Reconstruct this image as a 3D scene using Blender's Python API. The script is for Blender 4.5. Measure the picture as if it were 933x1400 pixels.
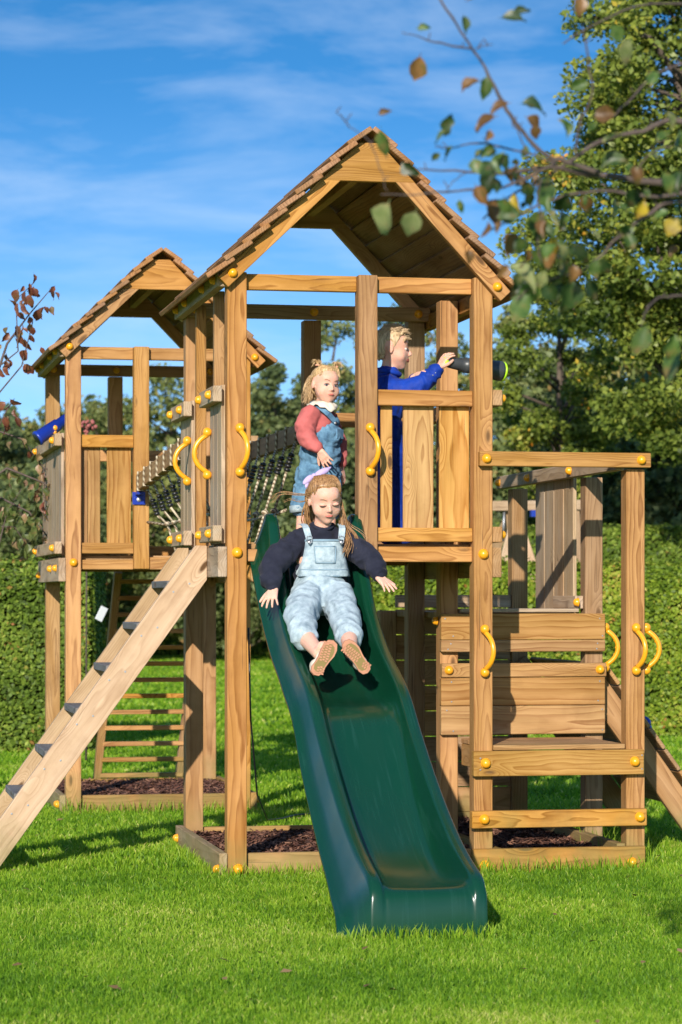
import bpy, bmesh, math, random
import numpy as np
from mathutils import Vector, Matrix, Euler, noise
R = random.Random(7)
NR = np.random.RandomState(11)
PI = math.pi
rad = math.radians
for o in list(bpy.data.objects): bpy.data.objects.remove(o)
S = bpy.context.scene
C = S.collection
# ------------------------------------------------------------------ camera
cam = bpy.data.cameras.new('camera'); camo = bpy.data.objects.new('camera', cam); C.objects.link(camo)
camo.location = (-1.7416, -11.224, 1.20); camo.rotation_euler = (rad(90), 0, rad(-11.1))
cam.sensor_width = 36; cam.sensor_height = 24; cam.sensor_fit = 'AUTO'
cam.lens = 3616 / 1400 * 36
cam.shift_y = 0.0829; cam.shift_x = 0.0
cam.clip_start = 0.1; cam.clip_end = 3000
cam.dof.use_dof = True; cam.dof.focus_distance = 11.0; cam.dof.aperture_fstop = 6.0
S.camera = camo
# ------------------------------------------------------------------ light
SUN_AZ, SUN_EL = math.atan2(0.40, 1.0), rad(21.5)      # light travels towards +Y and a little +X
w = bpy.data.worlds.new("World"); S.world = w; w.use_nodes = True
nt = w.node_tree; nt.nodes.clear()
def nd(t, typ, **kw):
    n = t.nodes.new(typ)
    for k, v in kw.items(): setattr(n, k, v)
    return n
out = nd(nt, 'ShaderNodeOutputWorld'); bg = nd(nt, 'ShaderNodeBackground')
sky = nd(nt, 'ShaderNodeTexSky'); sky.sky_type = 'NISHITA'; sky.sun_disc = False
sky.sun_elevation = SUN_EL; sky.sun_rotation = PI + SUN_AZ
sky.air_density = 1.0; sky.dust_density = 0.9; sky.ozone_density = 3.0; sky.altitude = 200
tc = nd(nt, 'ShaderNodeTexCoord')
sep = nd(nt, 'ShaderNodeSeparateXYZ'); nt.links.new(tc.outputs['Generated'], sep.inputs[0])
mz = nd(nt, 'ShaderNodeMath', operation='MULTIPLY_ADD'); nt.links.new(sep.outputs[2], mz.inputs[0]); mz.inputs[1].default_value = 3.0; mz.inputs[2].default_value = 0.035
cmb = nd(nt, 'ShaderNodeCombineXYZ')
nt.links.new(sep.outputs[0], cmb.inputs[0]); nt.links.new(sep.outputs[1], cmb.inputs[1]); nt.links.new(mz.outputs[0], cmb.inputs[2])
nrm = nd(nt, 'ShaderNodeVectorMath', operation='NORMALIZE'); nt.links.new(cmb.outputs[0], nrm.inputs[0]); nt.links.new(nrm.outputs[0], sky.inputs[0])
hsv = nd(nt, 'ShaderNodeHueSaturation'); hsv.inputs['Value'].default_value = 1.72; hsv.inputs['Saturation'].default_value = 1.30; hsv.inputs['Hue'].default_value = 0.497; nt.links.new(sky.outputs[0], hsv.inputs['Color'])
# thin streaky high cloud
mp = nd(nt, 'ShaderNodeMapping'); mp.inputs['Scale'].default_value = (6, 6, 26); mp.inputs['Location'].default_value = (3.1, 1.7, 5.2); mp.inputs['Rotation'].default_value = (0.1, 0.55, 0.2); nt.links.new(tc.outputs['Generated'], mp.inputs[0])
n1 = nd(nt, 'ShaderNodeTexNoise'); n1.inputs['Scale'].default_value = 1.3; n1.inputs['Detail'].default_value = 9; n1.inputs['Roughness'].default_value = 0.58; n1.inputs['Distortion'].default_value = 0.35
nt.links.new(mp.outputs[0], n1.inputs['Vector'])
cr = nd(nt, 'ShaderNodeMapRange'); cr.inputs[1].default_value = 0.45; cr.inputs[2].default_value = 0.78; cr.inputs[3].default_value = 0; cr.inputs[4].default_value = 0.42
nt.links.new(n1.outputs[0], cr.inputs[0])
mx = nd(nt, 'ShaderNodeMix', data_type='RGBA'); nt.links.new(cr.outputs[0], mx.inputs[0]); nt.links.new(hsv.outputs[0], mx.inputs[6]); mx.inputs[7].default_value = (6.5, 7.6, 9.0, 1)
vr = nd(nt, 'ShaderNodeMapRange'); vr.interpolation_type = 'SMOOTHSTEP'; nt.links.new(sep.outputs[2], vr.inputs[0]); vr.inputs[1].default_value = -.02; vr.inputs[2].default_value = .20; vr.inputs[3].default_value = .60; vr.inputs[4].default_value = 0.0
mv = nd(nt, 'ShaderNodeMix', data_type='RGBA'); nt.links.new(vr.outputs[0], mv.inputs[0]); nt.links.new(mx.outputs[2], mv.inputs[6]); mv.inputs[7].default_value = (4.6, 6.6, 8.4, 1)
nt.links.new(mv.outputs[2], bg.inputs[0]); bg.inputs[1].default_value = 0.10
nt.links.new(bg.outputs[0], out.inputs[0])
sun = bpy.data.lights.new('sun', 'SUN'); suno = bpy.data.objects.new('sun', sun); C.objects.link(suno)
sun.energy = 4.6; sun.angle = rad(0.5); sun.color = (1.0, 0.93, 0.82)
ldir = Vector((math.sin(SUN_AZ) * math.cos(SUN_EL), math.cos(SUN_AZ) * math.cos(SUN_EL), -math.sin(SUN_EL)))
suno.rotation_euler = ldir.to_track_quat('-Z', 'Y').to_euler(); suno.location = (-5, -14, 8)
S.view_settings.view_transform = 'Standard'; S.view_settings.look = 'None'; S.view_settings.exposure = 0.44; S.view_settings.gamma = 1
S.cycles.max_bounces = 6; S.cycles.transparent_max_bounces = 8

# ------------------------------------------------------------------ object helpers
W = {}
def place(o, parent, M):
    W[o.name] = M
    if parent is not None:
        o.parent = parent; o.matrix_local = W[parent.name].inverted() @ M
    else:
        o.matrix_local = M
def thing(name, label, cat, loc=(0, 0, 0), rz=0.0, group=None):
    o = bpy.data.objects.new(name, None); C.objects.link(o); o.empty_display_size = 0.1
    place(o, None, Matrix.Translation(loc) @ Matrix.Rotation(rz, 4, 'Z'))
    o['label'] = label; o['category'] = cat
    if group: o['group'] = group
    return o
def tag(o, label, cat, group=None):
    o['label'] = label; o['category'] = cat
    if group: o['group'] = group
    return o
def mobj(name, me, mat, parent=None, M=None, smooth=False):
    o = bpy.data.objects.new(name, me); C.objects.link(o)
    if mat is not None and not me.materials: me.materials.append(mat)
    if smooth: me.shade_smooth()
    place(o, parent, M or Matrix())
    return o
def mesh_pf(name, verts, faces):
    me = bpy.data.meshes.new(name); me.from_pydata([tuple(v) for v in verts], [], [tuple(f) for f in faces]); me.update(); return me
def mesh_np(name, V, F, tint=None):
    """V (n,3), F (m,k) with constant k"""
    me = bpy.data.meshes.new(name); n, m, k = len(V), len(F), F.shape[1]
    me.vertices.add(n); me.vertices.foreach_set('co', np.ascontiguousarray(V, dtype=np.float32).ravel())
    me.loops.add(m * k); me.loops.foreach_set('vertex_index', np.ascontiguousarray(F, dtype=np.int32).ravel())
    me.polygons.add(m); me.polygons.foreach_set('loop_start', np.arange(0, m * k, k, dtype=np.int32))
    me.polygons.foreach_set('loop_total', np.full(m, k, dtype=np.int32))
    if tint is not None:
        a = me.attributes.new('tint', 'FLOAT', 'POINT'); a.data.foreach_set('value', np.ascontiguousarray(tint, dtype=np.float32))
    me.update(); me.validate(); return me
_boxcache = {}
def box_mesh(l, a, b, bev=0.003):
    key = (round(l, 4), round(a, 4), round(b, 4), bev)
    if key in _boxcache: return _boxcache[key]
    bm = bmesh.new(); bmesh.ops.create_cube(bm, size=1)
    for v in bm.verts: v.co = Vector((v.co.x * l, v.co.y * a, v.co.z * b))
    if bev: bmesh.ops.bevel(bm, geom=bm.edges[:], offset=min(bev, 0.3 * min(l, a, b)), segments=1, affect='EDGES')
    me = bpy.data.meshes.new('board'); bm.to_mesh(me); bm.free(); _boxcache[key] = me; return me
def matmesh(me, mat):
    if not me.materials: me.materials.append(mat); return me
    if me.materials[0] == mat: return me
    k = (me.name, mat.name)
    if k not in _boxcache:
        m2 = me.copy(); m2.materials.clear(); m2.materials.append(mat); _boxcache[k] = m2
    return _boxcache[k]
def bx(name, parent, x0, x1, y0, y1, z0, z1, mat, bev=0.003, off=None):
    """axis aligned timber; grain (local X) runs along its longest side"""
    d = [x1 - x0, y1 - y0, z1 - z0]; c = Vector(((x0 + x1) / 2, (y0 + y1) / 2, (z0 + z1) / 2))
    if off is not None: c = c + off
    i = d.index(max(d))
    if i == 0: Rm = Matrix.Identity(3); dims = (d[0], d[1], d[2])
    elif i == 1: Rm = Matrix(((0, -1, 0), (1, 0, 0), (0, 0, 1))); dims = (d[1], d[0], d[2])
    else: Rm = Matrix(((0, 0, -1), (0, 1, 0), (1, 0, 0))); dims = (d[2], d[1], d[0])
    me = matmesh(box_mesh(*dims, bev), mat)
    return mobj(name, me, mat, parent, Matrix.Translation(c) @ Rm.to_4x4())
def bar(name, parent, p0, p1, w_, t_, mat, up=(0, 0, 1), bev=0.003):
    """timber from p0 to p1; t_ measured along 'up' side, w_ across"""
    p0, p1 = Vector(p0), Vector(p1); x = (p1 - p0).normalized(); u = Vector(up)
    z = (u - x * u.dot(x)).normalized(); y = z.cross(x)
    M = Matrix((x, y, z)).transposed().to_4x4(); M.translation = (p0 + p1) / 2
    return mobj(name, matmesh(box_mesh((p1 - p0).length, w_, t_, bev), mat), mat, parent, M)
def prism(name, parent, poly, y0, y1, mat, axis=(1, 0, 0), bev=0.002):
    """polygon in XZ pushed along Y; local X along axis"""
    ax = Vector(axis).normalized(); yy = Vector((0, 1, 0)); zz = ax.cross(yy)
    cen = Vector((sum(p[0] for p in poly) / len(poly), (y0 + y1) / 2, sum(p[1] for p in poly) / len(poly)))
    M = Matrix((ax, yy, zz)).transposed().to_4x4(); M.translation = cen; Mi = M.inverted()
    bm = bmesh.new(); n = len(poly)
    a = [bm.verts.new(Mi @ Vector((p[0], y0, p[1]))) for p in poly]; b = [bm.verts.new(Mi @ Vector((p[0], y1, p[1]))) for p in poly]
    bm.faces.new(a); bm.faces.new(b[::-1])
    for i in range(n): bm.faces.new((a[i], b[i], b[(i + 1) % n], a[(i + 1) % n]))
    bmesh.ops.recalc_face_normals(bm, faces=bm.faces[:])
    if bev: bmesh.ops.bevel(bm, geom=bm.edges[:], offset=bev, segments=1, affect='EDGES')
    me = bpy.data.meshes.new(name); bm.to_mesh(me); bm.free()
    return mobj(name, me, mat, parent, M)
def tube_geo(pts, r, n=8, closed=False):
    pts = [Vector(p) for p in pts]; rs = r if isinstance(r, (list, tuple)) else [r] * len(pts)
    V = []; F = []; prev = None
    for i, p in enumerate(pts):
        if closed: t = (pts[(i + 1) % len(pts)] - pts[i - 1]).normalized()
        else: t = (pts[min(i + 1, len(pts) - 1)] - pts[max(i - 1, 0)]).normalized()
        if prev is None:
            u = Vector((0, 0, 1)) if abs(t.z) < .9 else Vector((1, 0, 0)); u = (u - t * u.dot(t)).normalized()
        else: u = (prev - t * prev.dot(t)).normalized()
        prev = u; v = t.cross(u)
        for k in range(n):
            a = 2 * PI * k / n; V.append(p + (u * math.cos(a) + v * math.sin(a)) * rs[i])
    m = len(pts)
    for i in range(m if closed else m - 1):
        j = (i + 1) % m
        for k in range(n): F.append((i * n + k, i * n + (k + 1) % n, j * n + (k + 1) % n, j * n + k))
    if not closed:
        F.append(tuple(range(n))[::-1]); F.append(tuple((m - 1) * n + k for k in range(n)))
    return V, F
class MB:
    def __init__(s): s.V = []; s.F = []
    def add(s, g):
        o = len(s.V); s.V += [Vector(v) for v in g[0]]; s.F += [tuple(i + o for i in f) for f in g[1]]; return s
    def tube(s, pts, r, n=8, closed=False): return s.add(tube_geo(pts, r, n, closed))
    def ball(s, c, r, seg=12, rings=8, sc=(1, 1, 1)):
        V = []; F = []; c = Vector(c)
        V.append(c + Vector((0, 0, r * sc[2])))
        for i in range(1, rings):
            for k in range(seg):
                a = PI * i / rings; b = 2 * PI * k / seg
                V.append(c + Vector((r * sc[0] * math.sin(a) * math.cos(b), r * sc[1] * math.sin(a) * math.sin(b), r * sc[2] * math.cos(a))))
        V.append(c - Vector((0, 0, r * sc[2])))
        for k in range(seg): F.append((0, 1 + k, 1 + (k + 1) % seg))
        for i in range(rings - 2):
            for k in range(seg): F.append((1 + i * seg + k, 1 + (i + 1) * seg + k, 1 + (i + 1) * seg + (k + 1) % seg, 1 + i * seg + (k + 1) % seg))
        L = len(V) - 1
        for k in range(seg): F.append((L, 1 + (rings - 2) * seg + (k + 1) % seg, 1 + (rings - 2) * seg + k))
        return s.add((V, F))
    def lathe(s, p0, ax, prof, n=16):
        """prof: (distance along ax, radius)"""
        p0 = Vector(p0); ax = Vector(ax).normalized(); u = ax.orthogonal().normalized(); v = ax.cross(u); V = []; F = []
        for d, r in prof:
            for k in range(n):
                a = 2 * PI * k / n; V.append(p0 + ax * d + (u * math.cos(a) + v * math.sin(a)) * max(r, 1e-4))
        for i in range(len(prof) - 1):
            for k in range(n): F.append((i * n + k, i * n + (k + 1) % n, (i + 1) * n + (k + 1) % n, (i + 1) * n + k))
        F.append(tuple(range(n))[::-1]); F.append(tuple((len(prof) - 1) * n + k for k in range(n)))
        return s.add((V, F))
    def box(s, x0, x1, y0, y1, z0, z1, M=None):
        V = [Vector((x, y, z)) for z in (z0, z1) for y in (y0, y1) for x in (x0, x1)]
        if M is not None: V = [M @ v for v in V]
        return s.add((V, [(0, 2, 3, 1), (4, 5, 7, 6), (0, 1, 5, 4), (2, 6, 7, 3), (0, 4, 6, 2), (1, 3, 7, 5)]))
    def build(s, name, mat, parent=None, smooth=False, loc=None):
        loc = Vector(loc) if loc is not None else sum((v for v in s.V), Vector()) / len(s.V)
        me = mesh_pf(name, [v - loc for v in s.V], s.F)
        bm = bmesh.new(); bm.from_mesh(me); bmesh.ops.recalc_face_normals(bm, faces=bm.faces[:]); bm.to_mesh(me); bm.free()
        if smooth: me.shade_smooth()
        return mobj(name, me, mat, parent, Matrix.Translation(loc))
def bez(p0, p1, p2, n=10):
    p0, p1, p2 = Vector(p0), Vector(p1), Vector(p2)
    return [p0 * (1 - t) ** 2 + p1 * 2 * t * (1 - t) + p2 * t * t for t in [i / n for i in range(n + 1)]]

# ------------------------------------------------------------------ materials
def new_mat(name):
    m = bpy.data.materials.new(name); m.use_nodes = True; t = m.node_tree; b = t.nodes['Principled BSDF']; return m, t, b
def plain(name, col, rough=0.5, spec=0.5, bump=None, var=0.0, vscale=8.0, metallic=0.0, coat=0.0, sss=0.0):
    m, t, b = new_mat(name); b.inputs['Base Color'].default_value = (*col, 1); b.inputs['Roughness'].default_value = rough
    b.inputs['Specular IOR Level'].default_value = spec; b.inputs['Metallic'].default_value = metallic; b.inputs['Coat Weight'].default_value = coat
    if sss: b.inputs['Subsurface Weight'].default_value = sss; b.inputs['Subsurface Radius'].default_value = (.02, .008, .005); b.inputs['Subsurface Scale'].default_value = 0.35
    tcn = nd(t, 'ShaderNodeTexCoord')
    if var:
        n = nd(t, 'ShaderNodeTexNoise'); n.inputs['Scale'].default_value = vscale; n.inputs['Detail'].default_value = 6; t.links.new(tcn.outputs['Object'], n.inputs['Vector'])
        mr = nd(t, 'ShaderNodeMapRange'); mr.inputs[1].default_value = .3; mr.inputs[2].default_value = .7; mr.inputs[3].default_value = 1 - var; mr.inputs[4].default_value = 1 + var; t.links.new(n.outputs[0], mr.inputs[0])
        mu = nd(t, 'ShaderNodeMix', data_type='RGBA', blend_type='MULTIPLY'); mu.inputs[0].default_value = 1; mu.inputs[6].default_value = (*col, 1); t.links.new(mr.outputs[0], mu.inputs[7]); t.links.new(mu.outputs[2], b.inputs['Base Color'])
    if bump:
        n = nd(t, 'ShaderNodeTexNoise'); n.inputs['Scale'].default_value = bump[0]; n.inputs['Detail'].default_value = 5; t.links.new(tcn.outputs['Object'], n.inputs['Vector'])
        bp = nd(t, 'ShaderNodeBump'); bp.inputs['Strength'].default_value = bump[1]; bp.inputs['Distance'].default_value = bump[2]; t.links.new(n.outputs[0], bp.inputs['Height']); t.links.new(bp.outputs[0], b.inputs['Normal'])
    return m
def wood(name, light, dark, knot=(.10, .05, .02), grey=0.0, ring=85.0, contrast=1.0, rough=0.72, speck=0.0, knots=1.0, greycol=(.33, .30, .27)):
    m, t, b = new_mat(name); L = t.links.new
    tcn = nd(t, 'ShaderNodeTexCoord'); oi = nd(t, 'ShaderNodeObjectInfo')
    rv = nd(t, 'ShaderNodeVectorMath', operation='SCALE'); L(oi.outputs['Location'], rv.inputs[0]); rv.inputs['Scale'].default_value = 3.71
    rr = nd(t, 'ShaderNodeCombineXYZ'); r1 = nd(t, 'ShaderNodeMath', operation='MULTIPLY'); L(oi.outputs['Random'], r1.inputs[0]); r1.inputs[1].default_value = 53.0; L(r1.outputs[0], rr.inputs[0]); 
    r2 = nd(t, 'ShaderNodeMath', operation='MULTIPLY_ADD'); L(oi.outputs['Random'], r2.inputs[0]); r2.inputs[1].default_value = -31.0; L(r2.outputs[0], rr.inputs[1])
    off = nd(t, 'ShaderNodeVectorMath', operation='ADD'); L(rv.outputs[0], off.inputs[0]); L(rr.outputs[0], off.inputs[1])
    # low frequency wander of the rings along the board
    st = nd(t, 'ShaderNodeVectorMath', operation='MULTIPLY'); L(tcn.outputs['Object'], st.inputs[0]); st.inputs[1].default_value = (1.1, 6, 6)
    so = nd(t, 'ShaderNodeVectorMath', operation='ADD'); L(st.outputs[0], so.inputs[0]); L(off.outputs[0], so.inputs[1])
    n1 = nd(t, 'ShaderNodeTexNoise'); n1.inputs['Scale'].default_value = 1.3; n1.inputs['Detail'].default_value = 3; L(so.outputs[0], n1.inputs['Vector'])
    # knots
    kc = nd(t, 'ShaderNodeVectorMath', operation='MULTIPLY'); L(tcn.outputs['Object'], kc.inputs[0]); kc.inputs[1].default_value = (2.6, 7.5, 7.5)
    ko = nd(t, 'ShaderNodeVectorMath', operation='ADD'); L(kc.outputs[0], ko.inputs[0]); L(off.outputs[0], ko.inputs[1])
    vo = nd(t, 'ShaderNodeTexVoronoi'); vo.feature = 'F1'; vo.inputs['Scale'].default_value = 1.0; vo.inputs['Randomness'].default_value = 1.0; L(ko.outputs[0], vo.inputs['Vector'])
    swirl = nd(t, 'ShaderNodeMapRange'); swirl.interpolation_type = 'SMOOTHSTEP'; swirl.inputs[1].default_value = 0.0; swirl.inputs[2].default_value = 0.34; swirl.inputs[3].default_value = 0.050 * knots; swirl.inputs[4].default_value = 0.0; L(vo.outputs['Distance'], swirl.inputs[0])
    kmask = nd(t, 'ShaderNodeMapRange'); kmask.interpolation_type = 'SMOOTHSTEP'; kmask.inputs[1].default_value = 0.05; kmask.inputs[2].default_value = 0.115; kmask.inputs[3].default_value = 0.85 * knots; kmask.inputs[4].default_value = 0.0; L(vo.outputs['Distance'], kmask.inputs[0])
    sp = nd(t, 'ShaderNodeSeparateXYZ'); L(tcn.outputs['Object'], sp.inputs[0])
    yo = nd(t, 'ShaderNodeMath', operation='MULTIPLY_ADD'); L(oi.outputs['Random'], yo.inputs[0]); yo.inputs[1].default_value = 0.10; yo.inputs[2].default_value = 0.02
    y2 = nd(t, 'ShaderNodeMath', operation='ADD'); L(sp.outputs[1], y2.inputs[0]); L(yo.outputs[0], y2.inputs[1])
    z2 = nd(t, 'ShaderNodeMath', operation='ADD'); L(sp.outputs[2], z2.inputs[0]); z2.inputs[1].default_value = 0.018
    cb = nd(t, 'ShaderNodeCombineXYZ'); L(y2.outputs[0], cb.inputs[0]); L(z2.outputs[0], cb.inputs[1])
    ln = nd(t, 'ShaderNodeVectorMath', operation='LENGTH'); L(cb.outputs[0], ln.inputs[0])
    a1 = nd(t, 'ShaderNodeMath', operation='MULTIPLY_ADD'); L(n1.outputs[0], a1.inputs[0]); a1.inputs[1].default_value = 0.085; L(ln.outputs['Value'], a1.inputs[2])
    a2 = nd(t, 'ShaderNodeMath', operation='ADD'); L(a1.outputs[0], a2.inputs[0]); L(swirl.outputs[0], a2.inputs[1])
    rq = nd(t, 'ShaderNodeMath', operation='MULTIPLY'); L(oi.outputs['Random'], rq.inputs[0]); rq.inputs[1].default_value = 7.3; rq2 = nd(t, 'ShaderNodeMath', operation='FRACT'); L(rq.outputs[0], rq2.inputs[0]); rg = nd(t, 'ShaderNodeMapRange'); L(rq2.outputs[0], rg.inputs[0]); rg.inputs[3].default_value = ring * .55; rg.inputs[4].default_value = ring * 1.5
    fr = nd(t, 'ShaderNodeMath', operation='MULTIPLY'); L(a2.outputs[0], fr.inputs[0]); L(rg.outputs[0], fr.inputs[1])
    fc = nd(t, 'ShaderNodeMath', operation='FRACT'); L(fr.outputs[0], fc.inputs[0])
    rp = nd(t, 'ShaderNodeValToRGB'); L(fc.outputs[0], rp.inputs[0]); e = rp.color_ramp.elements
    e[0].position = 0; e[0].color = (0, 0, 0, 1); e[1].position = 0.62; e[1].color = (.45, .45, .45, 1)
    x = e.new(0.88); x.color = (1, 1, 1, 1); x = e.new(1.0); x.color = (0, 0, 0, 1)
    # fine fibre
    fs = nd(t, 'ShaderNodeVectorMath', operation='MULTIPLY'); L(tcn.outputs['Object'], fs.inputs[0]); fs.inputs[1].default_value = (9, 260, 260)
    fn = nd(t, 'ShaderNodeTexNoise'); fn.inputs['Scale'].default_value = 1.0; fn.inputs['Detail'].default_value = 4; L(fs.outputs[0], fn.inputs['Vector'])
    mixv = nd(t, 'ShaderNodeMath', operation='MULTIPLY_ADD'); L(fn.outputs[0], mixv.inputs[0]); mixv.inputs[1].default_value = 0.45
    rs = nd(t, 'ShaderNodeMath', operation='MULTIPLY'); L(rp.outputs[0], rs.inputs[0]); cq = nd(t, 'ShaderNodeMapRange'); cn_ = nd(t, 'ShaderNodeTexNoise'); cn_.inputs['Scale'].default_value = 3.0; L(so.outputs[0], cn_.inputs['Vector']); L(cn_.outputs[0], cq.inputs[0]); cq.inputs[1].default_value = .3; cq.inputs[2].default_value = .7; cq.inputs[3].default_value = 0.30 * contrast; cq.inputs[4].default_value = 0.80 * contrast; L(cq.outputs[0], rs.inputs[1]); L(rs.outputs[0], mixv.inputs[2])
    big = nd(t, 'ShaderNodeTexNoise'); big.inputs['Scale'].default_value = 1.0; big.inputs['Detail'].default_value = 4
    bs = nd(t, 'ShaderNodeVectorMath', operation='MULTIPLY'); L(tcn.outputs['Object'], bs.inputs[0]); bs.inputs[1].default_value = (2.5, 16, 16)
    bo = nd(t, 'ShaderNodeVectorMath', operation='ADD'); L(bs.outputs[0], bo.inputs[0]); L(off.outputs[0], bo.inputs[1]); L(bo.outputs[0], big.inputs['Vector'])
    cm = nd(t, 'ShaderNodeMix', data_type='RGBA'); L(mixv.outputs[0], cm.inputs[0]); cm.inputs[6].default_value = (*light, 1); cm.inputs[7].default_value = (*dark, 1); cm.clamp_factor = True
    # per piece tint
    tn = nd(t, 'ShaderNodeMapRange'); L(oi.outputs['Random'], tn.inputs[0]); tn.inputs[3].default_value = 0.74; tn.inputs[4].default_value = 1.12
    bt = nd(t, 'ShaderNodeMapRange'); L(big.outputs[0], bt.inputs[0]); bt.inputs[1].default_value = .3; bt.inputs[2].default_value = .7; bt.inputs[3].default_value = 0.80; bt.inputs[4].default_value = 1.15
    tt = nd(t, 'ShaderNodeMath', operation='MULTIPLY'); L(tn.outputs[0], tt.inputs[0]); L(bt.outputs[0], tt.inputs[1])
    m1 = nd(t, 'ShaderNodeMix', data_type='RGBA', blend_type='MULTIPLY'); m1.inputs[0].default_value = 1; L(cm.outputs[2], m1.inputs[6]); L(tt.outputs[0], m1.inputs[7])
    gm = nd(t, 'ShaderNodeMapRange'); L(big.outputs[0], gm.inputs[0]); gm.inputs[1].default_value = .35; gm.inputs[2].default_value = .68; gm.inputs[3].default_value = grey * 0.35; gm.inputs[4].default_value = min(1, grey * 1.15)
    g0 = nd(t, 'ShaderNodeMix', data_type='RGBA', blend_type='MULTIPLY'); g0.inputs[0].default_value = 1; g0.inputs[6].default_value = (*greycol, 1)
    gv = nd(t, 'ShaderNodeMapRange'); L(mixv.outputs[0], gv.inputs[0]); gv.inputs[3].default_value = 1.25; gv.inputs[4].default_value = 0.5; L(gv.outputs[0], g0.inputs[7])
    m2 = nd(t, 'ShaderNodeMix', data_type='RGBA'); L(gm.outputs[0], m2.inputs[0]); L(m1.outputs[2], m2.inputs[6]); L(g0.outputs[2], m2.inputs[7])
    hh_ = nd(t, 'ShaderNodeHueSaturation'); L(m2.outputs[2], hh_.inputs['Color']); h1 = nd(t, 'ShaderNodeMapRange'); L(rq2.outputs[0], h1.inputs[0]); h1.inputs[3].default_value = .494; h1.inputs[4].default_value = .502; L(h1.outputs[0], hh_.inputs['Hue'])
    h2 = nd(t, 'ShaderNodeMath', operation='MULTIPLY'); L(oi.outputs['Random'], h2.inputs[0]); h2.inputs[1].default_value = 3.1; h3 = nd(t, 'ShaderNodeMath', operation='FRACT'); L(h2.outputs[0], h3.inputs[0]); h4 = nd(t, 'ShaderNodeMapRange'); L(h3.outputs[0], h4.inputs[0]); h4.inputs[3].default_value = 1.0; h4.inputs[4].default_value = 1.18; L(h4.outputs[0], hh_.inputs['Saturation'])
    ck = nd(t, 'ShaderNodeTexNoise'); cs_ = nd(t, 'ShaderNodeVectorMath', operation='MULTIPLY'); L(tcn.outputs['Object'], cs_.inputs[0]); cs_.inputs[1].default_value = (2.2, 130, 130); co_ = nd(t, 'ShaderNodeVectorMath', operation='ADD'); L(cs_.outputs[0], co_.inputs[0]); L(off.outputs[0], co_.inputs[1]); L(co_.outputs[0], ck.inputs['Vector']); ck.inputs['Scale'].default_value = 1; ck.inputs['Detail'].default_value = 2
    cl_ = nd(t, 'ShaderNodeMapRange'); L(ck.outputs[0], cl_.inputs[0]); cl_.inputs[1].default_value = .69; cl_.inputs[2].default_value = .74; cl_.inputs[3].default_value = 0; cl_.inputs[4].default_value = .7
    mc_ = nd(t, 'ShaderNodeMix', data_type='RGBA'); L(cl_.outputs[0], mc_.inputs[0]); L(hh_.outputs[0], mc_.inputs[6]); mc_.inputs[7].default_value = (.07, .04, .02, 1)
    m3 = nd(t, 'ShaderNodeMix', data_type='RGBA'); L(kmask.outputs[0], m3.inputs[0]); L(mc_.outputs[2], m3.inputs[6]); m3.inputs[7].default_value = (*knot, 1)
    gp_ = nd(t, 'ShaderNodeNewGeometry'); gs_ = nd(t, 'ShaderNodeSeparateXYZ'); L(gp_.outputs['Position'], gs_.inputs[0]); gn_ = nd(t, 'ShaderNodeTexNoise'); gn_.inputs['Scale'].default_value = 7; gn_.inputs['Detail'].default_value = 5; L(gp_.outputs['Position'], gn_.inputs['Vector'])
    ga = nd(t, 'ShaderNodeMath', operation='MULTIPLY_ADD'); L(gn_.outputs[0], ga.inputs[0]); ga.inputs[1].default_value = -.55; L(gs_.outputs[2], ga.inputs[2]); gb = nd(t, 'ShaderNodeMapRange'); gb.interpolation_type = 'SMOOTHSTEP'; L(ga.outputs[0], gb.inputs[0]); gb.inputs[1].default_value = -.30; gb.inputs[2].default_value = .02; gb.inputs[3].default_value = .62; gb.inputs[4].default_value = 0
    m4 = nd(t, 'ShaderNodeMix', data_type='RGBA'); L(gb.outputs[0], m4.inputs[0]); L(m3.outputs[2], m4.inputs[6]); m4.inputs[7].default_value = (.17, .16, .05, 1)
    ds_ = nd(t, 'ShaderNodeTexNoise'); ds_.inputs['Scale'].default_value = 2.3; ds_.inputs['Detail'].default_value = 7; ds_.inputs['Roughness'].default_value = .65; L(gp_.outputs['Position'], ds_.inputs['Vector']); dr = nd(t, 'ShaderNodeMapRange'); L(ds_.outputs[0], dr.inputs[0]); dr.inputs[1].default_value = .50; dr.inputs[2].default_value = .72; dr.inputs[3].default_value = 0; dr.inputs[4].default_value = .55
    m5 = nd(t, 'ShaderNodeMix', data_type='RGBA', blend_type='MULTIPLY'); L(dr.outputs[0], m5.inputs[0]); L(m4.outputs[2], m5.inputs[6]); m5.inputs[7].default_value = (.52, .44, .38, 1)
    L(m5.outputs[2], b.inputs['Base Color']); b.inputs['Roughness'].default_value = rough; b.inputs['Specular IOR Level'].default_value = 0.25
    bp = nd(t, 'ShaderNodeBump'); bp.inputs['Strength'].default_value = 0.5; bp.inputs['Distance'].default_value = 0.0012; bp.invert = True; L(mixv.outputs[0], bp.inputs['Height']); L(bp.outputs[0], b.inputs['Normal'])
    return m
MW = wood('pine_warm', (.56, .305, .105), (.27, .120, .034), grey=0.16, contrast=1.1)
MWG = wood('pine_weathered', (.48, .275, .115), (.25, .125, .048), grey=0.32, greycol=(.38, .31, .23))
MWR = wood('pine_plank_figured', (.58, .345, .125), (.31, .145, .04), grey=0.12, ring=60, contrast=1.2, knots=1.15)
MGR = wood('pine_grey', (.50, .34, .19), (.27, .17, .09), grey=.62, greycol=(.44, .365, .285))
MPALE = wood('fresh_sawn_wood', (.56, .39, .235), (.38, .235, .125), grey=0.35, greycol=(.45, .37, .29), contrast=.8, rough=.85, knots=1.2)
MSH = wood('roof_shingle_wood', (.42, .21, .085), (.20, .09, .035), grey=0.35, greycol=(.32, .26, .20))
MRB = wood('roof_board_wood', (.72, .47, .25), (.48, .28, .12), grey=0.15)
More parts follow.
